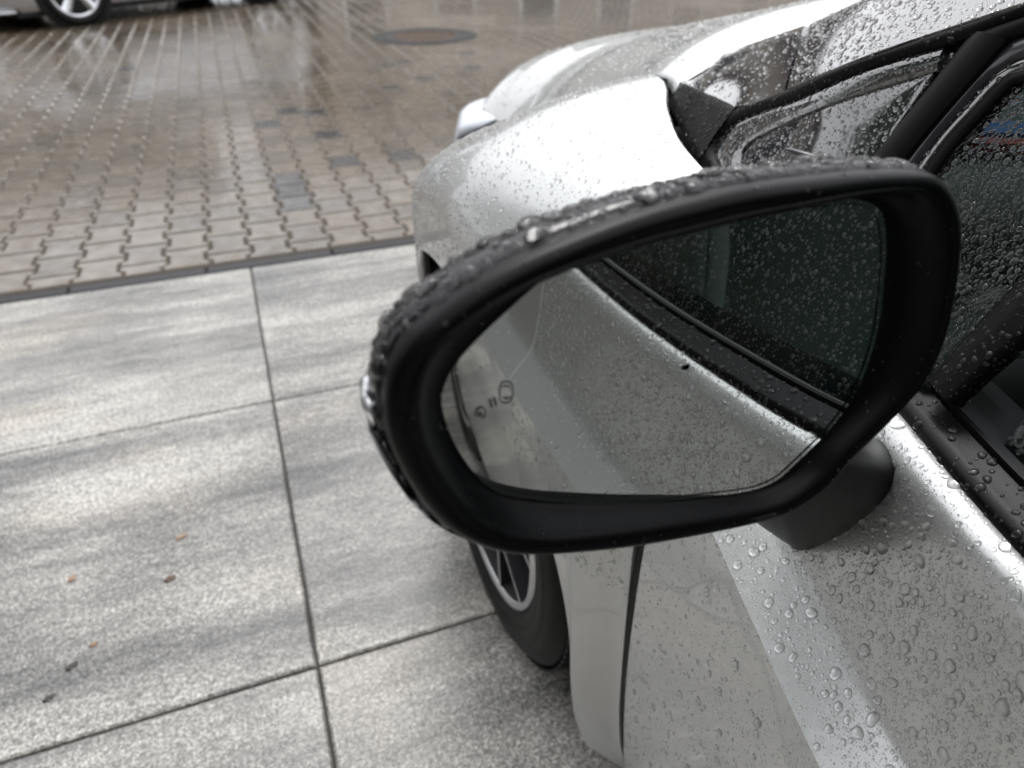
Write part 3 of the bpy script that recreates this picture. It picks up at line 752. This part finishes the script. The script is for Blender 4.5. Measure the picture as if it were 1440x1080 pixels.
# --- wheels
def wheel(cx, cyy, side, detail=True):
    """axis along X; outer face towards side (-1 = left)"""
    def rev(prof, n=72):
        P = np.zeros((n, len(prof), 3))
        for i in range(n):
            t = 2*math.pi*i/n
            for j, (x, r) in enumerate(prof): P[i, j] = (cx-side*0+x*(-side)*-1 if False else cx+side*(-x), cyy+r*math.cos(t), .345+r*math.sin(t))
        return grid(P, wrap_u=True, flip=side > 0)
    # x measured inwards from outer face (0) ; outer face at cx
    ty = [(.012, .238), (.004, .250), (-.002, .268), (-.0005, .272), (-.003, .276), (-.003, .296), (-.0005, .300), (-.002, .306), (.006, .322), (.018, .337), (.030, .343), (.095, .3455), (.165, .343), (.18, .336), (.195, .31), (.198, .26), (.19, .236)]
    w_ = empty('wheel', (cx, cyy, .345)); par(w_, car); w_.location = (cx, cyy, .345); MW[w_.name] = Matrix.Translation((cx, cyy, .345))
    V, F = rev(ty)
    t_ = newobj('tyre', V, F, M['tyre'], w_)
    if detail:   # tread blocks and grooves
        parts = []
        for i in range(90):
            t = 2*math.pi*i/90
            for x, wx in ((.035, .028), (.072, .026), (.112, .026), (.150, .028)):
                r = .3475; c = (cx+side*(-x), cyy+r*math.cos(t), .345+r*math.sin(t)); sz = .0185*.5
                v, f = box((0, 0, 0), (wx, .0165, .006)); v = np.array(v); ca, sa = math.cos(t-math.pi/2), math.sin(t-math.pi/2)
                v = np.stack([v[:, 0]+c[0], c[1]+v[:, 1]*ca-v[:, 2]*sa, c[2]+v[:, 1]*sa+v[:, 2]*ca], 1); parts.append((v, f))
        V, F = merge(parts); newobj('tread', V, F, M['tyre'], w_, smooth=False, kind='stuff')
    rm = [(.010, .2405), (.002, .238), (.001, .231), (.008, .224), (.03, .219), (.17, .215)]
    V, F = rev(rm[:4]); newobj('rim', V, F, M['rim_silver'], w_); V, F = rev([(.0085, .2235), (.03, .217), (.17, .213)]); newobj('barrel', V, F, M['liner'], w_)
    V, F = rev([(.095, .218), (.09, .16), (.085, .001)]); newobj('wheel_back', V, F, M['liner'], w_)
    V, F = rev([(.075, .15), (.07, .148), (.07, .06)]); newobj('brake_disc', V, F, M['rim_dark'], w_)
    for k in range(10):
        a = 2*math.pi*(k//2)/5+(.17 if k % 2 else -.17)+.35; a2 = 2*math.pi*(k//2)/5+(.30 if k % 2 else -.30)+.35
        pp = []
        for (r0, aa, hw, xx) in ((.045, 2*math.pi*(k//2)/5+.35+(.10 if k % 2 else -.10), .008, .010), (.13, a, .0042, .007), (.224, a2, .0048, .006)):
            c = np.array([cx+side*(-xx), cyy+r0*math.cos(aa), .345+r0*math.sin(aa)]); tg = np.array([0, -math.sin(aa), math.cos(aa)])*hw
            dp = np.array([side*(-.028), 0, 0]); pp.append([c-tg*1.25+dp, c-tg, c+tg, c+tg*1.25+dp])
        P = np.array(pp); V, F = grid(P, flip=(side < 0)); so = newobj('spoke', V, F, M['rim_dark'], w_, smooth=False); so.data.materials.append(M['rim_silver']); [setattr(so.data.polygons[q], 'material_index', 1) for q in (1, 4)]
        V2 = P.copy(); V2[:, :, 0] += side*(-.0015); mid = P.copy()
    V, F = rev([(.006, .001), (.006, .034), (.012, .045), (.05, .05)]); newobj('hub_cap', V, F, M['rim_dark'], w_)
    return w_
for (cx, cyy, sd_) in ((.300, FWY, -1), (.300, RWY, -1), (2*XC-.300, FWY, 1), (2*XC-.300, RWY, 1)): wheel(cx, cyy, sd_, detail=(cx < 1))

# --- bonnet
P = []
for y in np.linspace(.91, 1.95, 50):
    x, z = pinterp(y, YT, XT)[0], pinterp(y, YT, ZT)[0]; P.append([(x+.0015, y, z-.0045), (x+.018, y, z-.0035)])
both('shut_line_shade', *grid(np.array(P)), M['rubber'])  # recessed black strip that draws the dark of the bonnet shut line
def hood_edge(y): return np.array([pinterp(y, YT, XT)[0]+.015, pinterp(y, YT, ZT)[0]-.001])
HY = list(np.linspace(.86, 1.66, 26))+list(np.linspace(1.69, 1.97, 20))
HU = np.array([0, .004, .010, .02, .035, .055, .08, .11, .15, .2, .26, .34, .44, .56, .70, .85, 1.0])
P = []
for y in HY:
    e = hood_edge(y); ex, ez = e
    rise = np.interp(y, [.86, 1.2, 1.5, 1.70, 1.80, 1.88, 1.93, 1.97], [.035, .075, .115, .135, .130, .105, .06, -.02])
    cen = np.interp(y, [.86, 1.2, 1.5, 1.70, 1.80, 1.88, 1.97], [.055, .065, .07, .065, .055, .04, .0])
    row = []
    for u in HU:
        wd = u*(XC-ex); x = ex+wd
        z = ez+rise*(1-math.exp(-(wd/.085)**1.15))+cen*(1-(1-u)**2)
        if u == 0: z -= .012
        yy = y+ (.06*(1-(1-u)**2) if y > 1.6 else 0)*max(0, (y-1.6)/.3)
        row.append((x, yy, z))
    row2 = [(2*XC-x, yy, z) for (x, yy, z) in row[::-1][1:]]
    P.append(row+row2)
HP = np.array(P); HV, HF = grid(HP)
hood = newobj('hood', HV, HF, M['paint'], car)
# --- front bumper and headlights
PC = [(.452, 1.715), (.482, 1.80), (.55, 1.885), (.67, 1.95), (.85, 1.985), (1.0, 1.98), (XC, 1.985)]
PCr = resample(PC, 26)
P = []
for x, y in PCr:
    row = []
    f = (x-.462)/(XC-.462)
    for z, dd in ((.20, .06), (.26, .02), (.36, 0), (.48, .004), (.58, 0), (.64, .004), (.665, .02), (.67, .05)):
        nx, ny = (-.75*(1-f)**2, -(.3+.7*f)); row.append((x+dd*(1-f)*.8, y-dd*(.3+.7*f), z))
    P.append(row)
V, F = grid(np.array(P), flip=True); bmp = both('front_bumper', V, F, M['paint'], sharp=40)
P = []
for x, y in PCr[15:]:
    P.append([(x, y-.01, .66), (x, y-.006, .70), (x, y-.02, .76), (x, y-.06, .80)])
V, F = grid(np.array(P), flip=True); both('grille', V, F, M['gloss_black'])
q_ = fender_profile(1.775); hl = [[(q_[k][0], 1.776, q_[k][1]) for k in (11, 13, 17, 22, 30, 37)]]
HLc = resample([(.505, 1.775), (.535, 1.86), (.59, 1.925), (.69, 1.965), (.78, 1.975)], 14)
for i, (x, y) in enumerate(HLc):
    f = i/13; zt = .812-.01*f-.045*(1-min(1, f*3.2))**1.5; zb = .70+.02*f
    hl.append([(x+.02, y-.03, zb-.012), (x, y, zb), (x-.006+.006*f, y+.004, (zt+zb)/2), (x+.006, y-.006, zt-.01), (x+.022, y-.018, zt+.001), (max(x+.045, float(pinterp(min(y, 1.96), YT, XT)[0])+.014), min(y-.03, 1.955), .796)])
V, F = grid(np.array(hl), flip=True); hlo = both('headlight', V, F, M['headlight'])
V2 = V.copy(); V2[:, 0] += .025; V2[:, 1] -= .025; V2[:, 2] = .744+(V2[:, 2]-.744)*.9

# fender nose filler between fender front edge and headlight
P = []
for i, t in enumerate(np.linspace(0, 1, 10)):
    q = fender_profile(1.775); k = int(t*(len(q)-4)); p = q[k]; P.append([(p[0], 1.775, p[1]), (p[0]+.025, 1.815, p[1]-.006), (p[0]+.05, 1.83, p[1]-.02)])
V, F = grid(np.array(P)); both('headlight_surround', V, F, M['paint'])

# --- greenhouse side plane
def GX(y, z): return .395+.46*(z-.943)+.24*max(0, y-.50)+ (.0 if y > -.2 else 0) + .30*(min(max(y, -.25), .30)-.30)*.62
def onG(px, py, off=0.0): return atF(px, py, lambda P: (P[0]-off)-GX(P[1], P[2]))
def poly_strip(name, eA, eB, nu, nv, mt, bulge=0, depth=.012, off=0, parent=None, curve=True):
    """panel between two pixel poly-lines, laid on the greenhouse side and given a folded edge"""
    A = [onG(x, y, off if len(p) < 3 else off+p[2]) for p in eA for x, y in [p[:2]]]; B = [onG(x, y, off if len(p) < 3 else off+p[2]) for p in eB for x, y in [p[:2]]]
    A = resample(A, nu); B = resample(B, nu); P = np.zeros((nu, nv+4, 3)); nrml = np.array([-.9, .1, .42])
    for i in range(nu):
        for j in range(nv):
            t = j/(nv-1); P[i, j+2] = A[i]*(1-t)+B[i]*t+nrml*bulge*4*t*(1-t)
        dirv = nrm(B[i]-A[i])
        P[i, 1] = P[i, 2]-dirv*.0012-nrml*.0012; P[i, 0] = P[i, 1]-nrml*depth
        P[i, nv+2] = P[i, nv+1]+dirv*.0012-nrml*.0012; P[i, nv+3] = P[i, nv+2]-nrml*depth
    a = P[:1]-nrml*depth; b = P[-1:]-nrml*depth; P = np.concatenate([a, P, b])
    V, F = grid(P)
    # orientation
    c = np.mean([np.cross(V[f[1]]-V[f[0]], V[f[2]]-V[f[0]]) for f in F[nv*3:nv*3+nv]], axis=0)
    if c@nrml < 0: F = flipF(F)
    o = newobj(name, V, F, mt, parent or car, sharp=40); return o, V, F
GL = M['gloss_black']
GP = {}
# lower pillar sail: bright upper facet and darker front facet share the fold line
GP['sail_top'] = poly_strip('pillar_trim', [(934, 104, .075), (990, 84, .075), (1060, 60, .07), (1131, 36, .065)], [(962, 118, .012), (990, 130, .006), (1035, 150, 0), (1103, 127, 0)], 16, 8, GL, .001)
GP['sail_front'] = poly_strip('pillar_trim_corner', [(931, 107, .075), (962, 119, .0115), (990, 131, .0055), (1034, 151, 0)], [(922, 114, .068), (944, 155, .02), (969, 200, .005), (983, 225, 0)], 14, 8, M['rubber'], .002, depth=.003)
GP['pillar'] = poly_strip('windshield_pillar', [(1139, 34, .065), (1200, 6, .065), (1300, -42, .065), (1440, -102, .065), (1800, -240, .06), (2300, -440, .06)], [(1107, 124, 0), (1213, 80, 0), (1320, 43, 0), (1440, 3, 0), (1800, -118, 0), (2300, -290, 0)], 40, 10, GL, .002)
# rubber seal strip following the door frame
GP['seal'] = poly_strip('door_seal', [(1002, 240), (992, 218), (995, 193), (1012, 169), (1040, 151), (1072, 138), (1107, 126), (1213, 82), (1440, 5), (1800, -116), (2300, -288)], [(1012, 238), (1003, 217), (1006, 198), (1021, 178), (1047, 163), (1078, 151), (1110, 141), (1213, 97), (1360, 52), (1440, 20), (1800, -100), (2300, -270)], 60, 6, M['rubber'], .003, off=.003)
# door frame band, groove, and triangle garnish
GP['frame'] = poly_strip('door_frame', [(1014, 242), (1005, 218), (1008, 199), (1023, 180), (1049, 165), (1080, 153), (1111, 143), (1214, 99), (1330, 63)], [(1040, 240), (1040, 224), (1048, 204), (1080, 184), (1167, 145), (1262, 113), (1318, 96)], 40, 6, GL, .002, off=.006)
GP['garnish'] = poly_strip('corner_garnish', [(1046, 250), (1045, 226), (1052, 207), (1083, 187), (1168, 149), (1263, 117), (1312, 101)], [(1060, 420), (1090, 400), (1120, 350), (1150, 300), (1190, 262), (1232, 217), (1312, 106)], 40, 14, GL, .001, off=.009)
GP['stripe'] = poly_strip('quarter_frame', [(1130, 345), (1233, 214), (1298, 133), (1360, 54), (1372, 44)], [(1160, 360), (1274, 214), (1340, 135), (1401, 66), (1412, 54)], 24, 6, M['rubber'], .004, off=.002)
GP['frame_rail'] = poly_strip('door_frame_rail', [(1372, 44), (1440, 22), (1800, -98), (2300, -268)], [(1412, 56), (1440, 44), (1800, -72), (2300, -235)], 24, 5, M['rubber'], .003, off=.005)
GP['inner_rail'] = poly_strip('quarter_inner_frame', [(1160, 365), (1276, 216), (1342, 137), (1375, 98), (1405, 70), (1440, 50), (1800, -66), (2300, -228)], [(1185, 372), (1296, 216), (1355, 145), (1390, 106), (1418, 88), (1440, 78), (1800, -40), (2300, -200)], 40, 6, M['rim_dark'], .002, off=.010)
GP['inner_band'] = poly_strip('quarter_garnish', [(1185, 375), (1297, 217), (1356, 146), (1391, 107), (1419, 89), (1440, 79), (1800, -39)], [(1206, 380), (1312, 219), (1372, 150), (1404, 115), (1424, 103), (1440, 98), (1800, -20)], 34, 5, GL, .001, off=.013)
GP['glass_seal'] = poly_strip('glass_seal', [(1205, 382), (1311, 221), (1371, 151), (1403, 116), (1424, 104), (1440, 99), (1800, -19)], [(1214, 388), (1322, 224), (1382, 155), (1412, 123), (1428, 114), (1440, 110), (1800, -8)], 34, 5, M['rubber'], .001, off=.011)
# quarter glass and the bar behind it
GP['qglass'] = poly_strip('quarter_window', [(1190, 420), (1216, 384), (1323, 221), (1383, 152), (1413, 119), (1441, 106), (1560, 66)], [(1270, 520), (1300, 540), (1325, 520), (1380, 460), (1440, 400), (1500, 340), (1640, 190)], 30, 20, M['glass'], 0, depth=.003, off=.016)
GP['bar'] = poly_strip('division_bar', [(1306, 534), (1370, 460), (1440, 387), (1600, 222), (1760, 60)], [(1334, 566), (1385, 517), (1440, 470), (1640, 290), (1840, 110)], 24, 8, M['satin_black'], .003, off=.002)
# --- belt moulding (world space, runs the whole side)
def belt_pt(y): L = side_lines(y); return L[6]
def moulding(y0, y1, n, prof, name, m):
    P = np.zeros((n, len(prof), 3))
    for i, y in enumerate(np.linspace(y0, y1, n)):
        b = belt_pt(y)
        for j, (dx, dz) in enumerate(prof): P[i, j] = (b[0]+dx, y, b[1]+dz)
    V, F = grid(P, flip=True); return both(name, V, F, m, sharp=50), V, F
bm, BMV, BMF = moulding(-1.9, .497, 90, [(.003, -.018), (.0025, .004), (.005, .008), (.012, .010), (.019, .012), (.024, .0145), (.026, .013), (.027, -.004)], 'belt_molding', M['satin_black'])
moulding(-1.9, .30, 80, [(.0275, .004), (.0275, .017), (.030, .018), (.033, .014), (.033, .0)], 'window_scraper', M['rubber'])
moulding(-1.9, .30, 80, [(.0335, -.01), (.0335, .012), (.050, .012), (.056, .02), (.07, .02), (.12, -.03), (.13, -.3)], 'door_card', M['interior'])
# side glass (door windows) on the greenhouse plane
def gl_panel(y0, y1, z1a, z1b, name, m, off=.0):
    n = 24; P = np.zeros((n, 10, 3))
    for i in range(n):
        y = y0+(y1-y0)*i/(n-1); b = belt_pt(y); zt = z1a+(z1b-z1a)*i/(n-1)
        for j in range(10):
            z = b[1]-.01+(zt-b[1]+.01)*j/9; P[i, j] = (b[0]+.037+.46*(z-b[1])+off, y, z)
    V, F = grid(P, flip=True); return both(name, V, F, m), V, F
dg, DGV, DGF = gl_panel(-.50, .235, 1.43, 1.245, 'door_window', M['glass'])
gl_panel(-1.38, -.60, 1.40, 1.43, 'rear_door_window', M['glass'])
# B pillar, roof rail, roof
def pil(y0, y1, name, zt=1.45):
    P = np.zeros((6, 12, 3))
    for i in range(6):
        y = y0+(y1-y0)*i/5; b = belt_pt(y)
        for j in range(12): z = b[1]+(zt-b[1])*j/11; P[i, j] = (b[0]+.020+.46*(z-b[1])-(.004 if 0 < i < 5 else -.02), y, z)
    V, F = grid(P, flip=True); return both(name, V, F, M['gloss_black'])
pil(-.60, -.50, 'door_pillar'); pil(-1.55, -1.38, 'rear_pillar', 1.42)
top = [onG(1440, -102, .055), onG(2300, -440, .06)]
RT = []
ry = [.30, .15, 0, -.3, -.6, -1.0, -1.5, -1.9, -2.2]; rz = [1.345, 1.41, 1.455, 1.50, 1.515, 1.51, 1.47, 1.42, 1.36]
for y, z in zip(ry, rz):
    row = []
    xe = GX(y, z-.05)+.03
    for u in (0, .02, .06, .12, .22, .4, .6, .8, 1.0): row.append((xe+u*(XC-xe), y, z-.06*(1-u)**3-.0))
    RT.append(row+[(2*XC-a, b, c) for a, b, c in row[::-1][1:]])
V, F = grid(np.array(RT), flip=True); newobj('roof', V, F, M['paint'], car)
# windshield, hung between the inner edges of the pillars
eA = resample(np.concatenate([[onG(x, y, o_)+np.array([.008, 0, -.012])] for x, y, o_ in ((934, 104, .075), (1060, 60, .07), (1139, 34, .065), (1300, -42, .065), (1440, -102, .065), (1800, -240, .065), (2300, -440, .065))]), 18)
P = []
for p in eA:
    P.append([(p[0]+u*(2*XC-2*p[0]), p[1]+.17*math.sin(math.pi*u)**.8, p[2]+.0*u) for u in np.linspace(0, 1, 24)])
WV, WF = grid(np.array(P)); newobj('windshield', WV, WF, M['glass'], car)
print('pillar edge', eA[0], eA[5], eA[-1])
P = [[(.565+u*(2*XC-1.13), y+.15*math.sin(math.pi*u), z) for u in np.linspace(0, 1, 20)] for y, z in ((.99, 1.03), (.96, 1.036), (.90, 1.030), (.86, 1.0))]
newobj('cowl', *grid(np.array(P)), M['satin_black'], car)
# tail
P = []
for y, z0, z1 in ((-1.9, 1.42, 1.42), (-2.2, 1.34, 1.36), (-2.42, 1.02, 1.05), (-2.48, .9, .92), (-2.50, .6, .6), (-2.48, .3, .3), (-2.40, .2, .2)):
    P.append([(.50+u*(2*XC-1.0) if z0 > 1.1 else .40+u*(2*XC-.80), y-.05*math.sin(math.pi*u), z0) for u in np.linspace(0, 1, 14)])
newobj('tailgate', *grid(np.array(P), flip=True), M['paint'], car)
newobj('underbody', *box((XC, -.3, .27), (1.45, 3.9, .12)), M['liner'], car, smooth=False)
# --- interior
newobj('dashboard', *merge([rbox((XC, .62, .93), (1.30, .42, .20), .5), rbox((XC, .45, .80), (1.30, .30, .30), .5)]), M['interior'], car)
newobj('cabin_floor', *box((XC, -.6, .36), (1.4, 2.6, .04)), M['interior'], car, smooth=False)
newobj('centre_console', *rbox((XC, -.1, .55), (.24, .9, .34), .4), M['interior'], car)
st = newobj('steering_wheel', *tube([(.80+.185*math.cos(a), .22+.05*math.sin(a), .96+.17*math.sin(a)) for a in np.linspace(0, 2*math.pi, 40)], .014), M['rubber'], car)
newobj('steering_hub', *rbox((.80, .25, .95), (.18, .06, .14), .5), M['interior'], st)
def seat(x, y):
    s = newobj('seat', *merge([rbox((x, y, .55), (.50, .50, .20), .45), rbox((x, y-.30, .86), (.48, .16, .64), .45)]), M['seat'], car)
    newobj('seat_trim', *merge([rbox((x-.215, y-.27, .88), (.045, .14, .56), .5), rbox((x+.215, y-.27, .88), (.045, .14, .56), .5)]), M['seat_light'], s)
    newobj('headrest', *rbox((x, y-.32, 1.26), (.25, .11, .19), .5), M['seat'], s)
for x in (.80, 1.54): seat(x, -.42)
newobj('rear_bench', *merge([rbox((XC, -1.25, .58), (1.3, .5, .22), .4), rbox((XC, -1.52, .86), (1.3, .16, .66), .4)]), M['seat'], car)
newobj('seat_belt', *tube([(.56, -.60, 1.40), (.58, -.58, 1.15), (.60, -.58, .9), (.57, -.55, .6)], .016, 6), M['belt'], car)
newobj('dash_strip', *box((.72, .60, 1.035), (.30, .05, .012), -.5), M['blue'], car, smooth=False)
newobj('dash_strip', *box((.70, .555, 1.034), (.30, .022, .010), -.5), M['red'], car, smooth=False)

# ================================================================== DRIVER'S MIRROR
sm = empty('side_mirror', (.15, .22, 1.08)); par(sm, car); sm.location = (.15, .22, 1.08); MW[sm.name] = Matrix.Translation((.15, .22, 1.08))
def plane_hit(px, py, P0, Nn): d = ray(px, py); return CAMP+d*(((P0-CAMP)@Nn)/(d@Nn))
def nvec(a, b): a, b = R_(a), R_(b); return np.array([math.sin(a)*math.cos(b), -math.cos(a)*math.cos(b), math.sin(b)])
NR = nvec(2, 3); NG = nvec(-3.5, 5)
PR0 = atY(930, 500, .205); PG0 = atY(930, 500, .219)
RIM = [(1310, 246), (1333, 262), (1347, 292), (1352, 335), (1345, 400), (1330, 470), (1303, 530), (1275, 566), (1240, 602), (1195, 647), (1164, 684), (1129, 709), (1098, 725), (1040, 741), (960, 757), (880, 770), (800, 778), (745, 780), (700, 775), (660, 761), (625, 738), (594, 702), (566, 655), (549, 610), (546, 565), (556, 520), (580, 480), (628, 440), (685, 400), (754, 364), (838, 330), (900, 308), (960, 291), (1050, 270), (1150, 256), (1240, 246)]
GLS = [(1222, 294), (1235, 312), (1239, 350), (1236, 400), (1229, 460), (1214, 514), (1193, 560), (1164, 600), (1138, 627), (1115, 649), (1093, 669), (1069, 681), (1040, 688), (960, 697), (880, 702), (800, 703), (740, 700), (705, 694), (680, 680), (655, 650), (635, 615), (623, 580), (621, 553), (632, 525), (654, 494), (699, 449), (754, 400), (796, 368), (838, 352), (893, 336), (960, 316), (1050, 301), (1150, 291), (1195, 287)]
def ring(pts, P0, Nn, n=160):
    return np.array([plane_hit(x, y, P0, Nn) for x, y in resample(pts, n, closed=True)])
def frame_of(Nn): u = nrm(np.cross([0, 0, 1.0], -Nn)); u = np.array([-u[0], -u[1], -u[2]]) if u[0] < 0 else u; v = np.cross(u, Nn); v = v if v[2] > 0 else -v; return u, v
uR, vR = frame_of(NR)
def polar(Pts, C0, n=160):
    """resample closed ring by angle in the rim frame around C0"""
    d = Pts-C0; a = np.arctan2(d@vR, d@uR); o = np.argsort(a); a = a[o]; Q = Pts[o]
    A = np.concatenate([a-2*math.pi, a, a+2*math.pi]); QQ = np.concatenate([Q, Q, Q]); t = np.linspace(-math.pi, math.pi, n, endpoint=False)
    return np.stack([np.interp(t, A, QQ[:, k]) for k in range(3)], 1)
rimP = ring(RIM, PR0, NR, 400); CR = rimP.mean(0); rimP = polar(rimP, CR)
glsP = ring(GLS, PG0, NG, 400); glsP = polar(glsP, CR)
CG = glsP.mean(0)
def smooth_ring(P, k):
    for _ in range(k): P = (np.roll(P, 1, 0)+2*P+np.roll(P, -1, 0))/4
    return P
rimP = smooth_ring(rimP, 1)
def inset(P, d, C): v = C-P; return P+v/np.linalg.norm(v, axis=1, keepdims=True)*d
# bezel: outer lip -> rounded front -> inner wall -> behind glass edge
rings = [inset(rimP, -.0005, CR)-NR*.010, inset(rimP, -.001, CR)-NR*.003, rimP-NR*0, inset(rimP, .0025, CR)+NR*.0022, inset(rimP, .0052, CR)+NR*.0022, inset(rimP, .0060, CR)+NR*.0010, inset(rimP, .0072, CR)+NR*.0010, inset(rimP, .0080, CR)+NR*.0017, inset(rimP, .0105, CR)+NR*.0008]
st_ = rings[-1]
for t in (.12, .3, .5, .7, .86, .96): rings.append(st_*(1-t)+glsP*t - NR*(.006*math.sin(math.pi*t)))
rings.append(glsP+NG*.0006); rings.append(inset(glsP, -.004, CG)-NG*.004)
P = np.array(rings); V, F = grid(P, wrap_v=True)
c_ = np.cross(V[F[0][1]]-V[F[0][0]], V[F[0][2]]-V[F[0][0]])
bz = newobj('bezel', V, flipF(F), M['satin_black'], sm, sharp=60); BZ = (V, F)
# glass
gring = inset(glsP, -.0025, CG); P = np.array([CG+(gring-CG)*k for k in (1, .97, .8, .6, .4, .2, .02)])
fl = [p-NG*((p-PG0)@NG) for p in P.reshape(-1, 3)]; V = np.array(fl); _, F = grid(P, wrap_v=True)
V2, F2 = V, F
mg = newobj('mirror_glass', V, F, M['mirror'], sm, smooth=False); MGV, MGF = V, F
# shell, lofted forward
back = -NR
sh = []
for d, s, dn in ((.0125, .0045, 0), (.0075, .007, 0), (.0078, .0012, 0), (.010, -.0018, 0), (.017, -.0025, 0), (.026, -.0008, 0), (.036, .004, 0), (.046, .012, 0), (.056, .024, 0), (.064, .041, 0), (.069, .054, 0)):
    q = inset(rimP, s, CR)+back*d
    if d > .03: q = q+np.array([0.012, 0, -.006])*((d-.03)/.06)
    sh.append(q)
lastc = sh[-1].mean(0)
for k in (.6, .3, .02): sh.append(lastc+(sh[-1] if False else (sh[10]-lastc))*k+back*.004*(1-k))
P = np.array(sh); V, F = grid(P, wrap_v=True)
shell = newobj('mirror_housing', V, F, M['housing'], sm, sharp=50); SHV, SHF = V, F
# indicator lens wrapped round the outer end of the shell
aid = [i for i in range(160) if 3.02 < (((-math.pi+2*math.pi*i/160)) % (2*math.pi)) < 3.95]
P = np.array([[sh[r][i]+nrm(sh[r][i]-CR)*.0022 for i in aid] for r in (3, 4, 5, 6, 7)]); V, F = grid(P)
newobj('turn_signal', V, F, M['chrome'], sm)
P2 = P+np.array([-.0015, 0, -.0004]); V, F = grid(P2); newobj('turn_signal_lens', V, F, M['lens'], sm)
# stalk
def onD(px, py): return atF(px, py, lambda P: P[0]-Xside(P[1], P[2]), .2, 1.2)
foot = [(1102, 752), (1112, 766), (1130, 773), (1165, 760), (1210, 731), (1243, 700), (1256, 668), (1252, 645), (1232, 618), (1190, 625), (1140, 665), (1108, 710)]
F0 = np.array([onD(x, y) for x, y in foot]); F0 = resample(F0, 48, closed=True); c0 = F0.mean(0)
topc = np.array([.238, .268, .985]); 
rngs = []
for t, s in ((-.06, 1.02), (0, 1.02), (.04, 1.0), (.15, .97), (.4, .88), (.7, .70), (.95, .45), (1.0, .02)):
    rngs.append((F0-c0)*s+c0*(1-t)+topc*t)
V, F = grid(np.array(rngs), wrap_v=True); STV, STF = V, F
c1 = np.cross(V[F[60][1]]-V[F[60][0]], V[F[60][2]]-V[F[60][0]])
newobj('stalk', V, F, M['satin_black'], sm)
# etched warning icon
def dec(path, wd, closed=False):
    q = [plane_hit(x, y, PG0+NG*.0004, NG) for x, y in path]; q = resample(q, 24, closed) if len(q) > 2 else np.array(q)
    if closed: q = np.concatenate([q, q[:1]])
    P = []
    for i in range(len(q)):
        t = nrm(q[min(i+1, len(q)-1)]-q[max(i-1, 0)]); s = np.cross(t, NG); P.append([q[i]-s*wd/2, q[i]+s*wd/2])
    return grid(np.array(P))
def circ(cx, cyy, rx, ry, n=12, a0=0, a1=2*math.pi): return [(cx+rx*math.cos(t), cyy+ry*math.sin(t)) for t in np.linspace(a0, a1, n, endpoint=(a1-a0) < 6.2)]
ic = [dec([(703, 548), (706, 539), (712, 537), (719, 539), (721, 548), (721, 556), (718, 565), (711, 567), (705, 565), (703, 556)], .00045, True), dec([(707, 545), (712, 543), (717, 545)], .00045), dec([(708, 559), (712, 561), (717, 559)], .0006),
      dec([(689, 562), (692, 573)], .0009), dec([(695, 560), (698, 571)], .0009), dec(circ(676, 581, 7, 8, 10, -2.6, 1.2), .00045), dec(circ(675, 583, 2.2, 2.2), .0007, True), dec([(669, 586), (670, 578), (676, 573)], .0005)]
newobj('warning_icon', *merge(ic), M['icon'], sm, smooth=False)

# --- small pointed nozzle tip peeping over the mirror (wiper arm tip)
a0, a1 = onG(1104, 209, -.010), onG(1160, 228, .004)
newobj('wiper_tip', *tube([a0, a0*.8+a1*.2, a0*.4+a1*.6, a1], [.0008, .0026, .0032, .0030], 10), M['rim_dark'], car)

# ================================================================== RAIN
def box_keep(y0, y1): return lambda P: (P[:, 1] > y0) & (P[:, 1] < y1)
def inview(P, m=60):
    c = (P-CAMP)@RB; x = 720+FPX*c[:, 0]/c[:, 2]; y = 540+FPX*c[:, 1]/c[:, 2]; return (c[:, 2] > 0) & (x > -m) & (x < 1440+m) & (y > -m) & (y < 1080+m)
fo, fV, fF = DG['front_door']
drops(fo, fV, fF, 190000, SZ_DOOR, (-1, 0, .3), keep=lambda P: (P[:, 2] > .2) & (P[:, 1] > -.56) & (P[:, 1] < .478) & ((P[:, 2] > .775) | (RNG.random(len(P)) < .14)))
drops(fo, fV, fF, 60000, [(1, .0003, .0007)], (-1, 0, .3), keep=lambda P: (P[:, 2] > .2) & (P[:, 1] > -.4) & (P[:, 1] < .478), hgt=.5)
rv = DG['rear_door']; drops(rv[0], rv[1], rv[2], 6000, SZ_DOOR, (-1, 0, .3), keep=lambda P: P[:, 2] > .6)
drops(fender, FV, FF, 24000, [(.70, .0007, .0014), (.30, .0013, .0034)], (-.5, 0, 1), keep=lambda P: P[:, 2] > .55)
drops(hood, HV, HF, 16000, [(.8, .0008, .0018), (.2, .0016, .0034)], (0, 0, 1), keep=inview)
for k, cnt in (('sail_top', 900), ('sail_front', 900), ('pillar', 5200), ('frame', 1800), ('garnish', 2600), ('inner_band', 700), ('bar', 700), ('seal', 700)):
    o, V, F = GP[k]; drops(o, V, F, cnt, [(.62, .0005, .0011), (.30, .0010, .0020), (.08, .0018, .0032)], (-.9, 0, .4), keep=inview)
o, V, F = GP['qglass']; drops(o, V, F, 21000, SZ_GLASS, (-.9, 0, .4), hgt=.42, irregular=.25, matk='water_bead', keep=inview)
drops(bm, BMV, BMF, 5000, [(.6, .0005, .0012), (.4, .0012, .0036)], (-.5, 0, .8), keep=lambda P: P[:, 1] > -.5)
drops(dg, DGV, DGF, 22000, [(.8, .0005, .0012), (.2, .0012, .0024)], (-.9, 0, .4))
drops(shell, SHV, SHF, 20000, [(.70, .0004, .0010), (.26, .0010, .0022), (.04, .0022, .0052)], lambda p: p-(CR+np.array([0, .03, 0])), hgt=.58, irregular=.28, matk='water_bead', keep=lambda P: (P[:, 2] > 1.0))
drops(bz, BZ[0], BZ[1], 180, [(1, .0004, .0010)], (0, -1, .3))
drops(mg, MGV, MGF, 25, [(1, .0003, .0009)], NG)
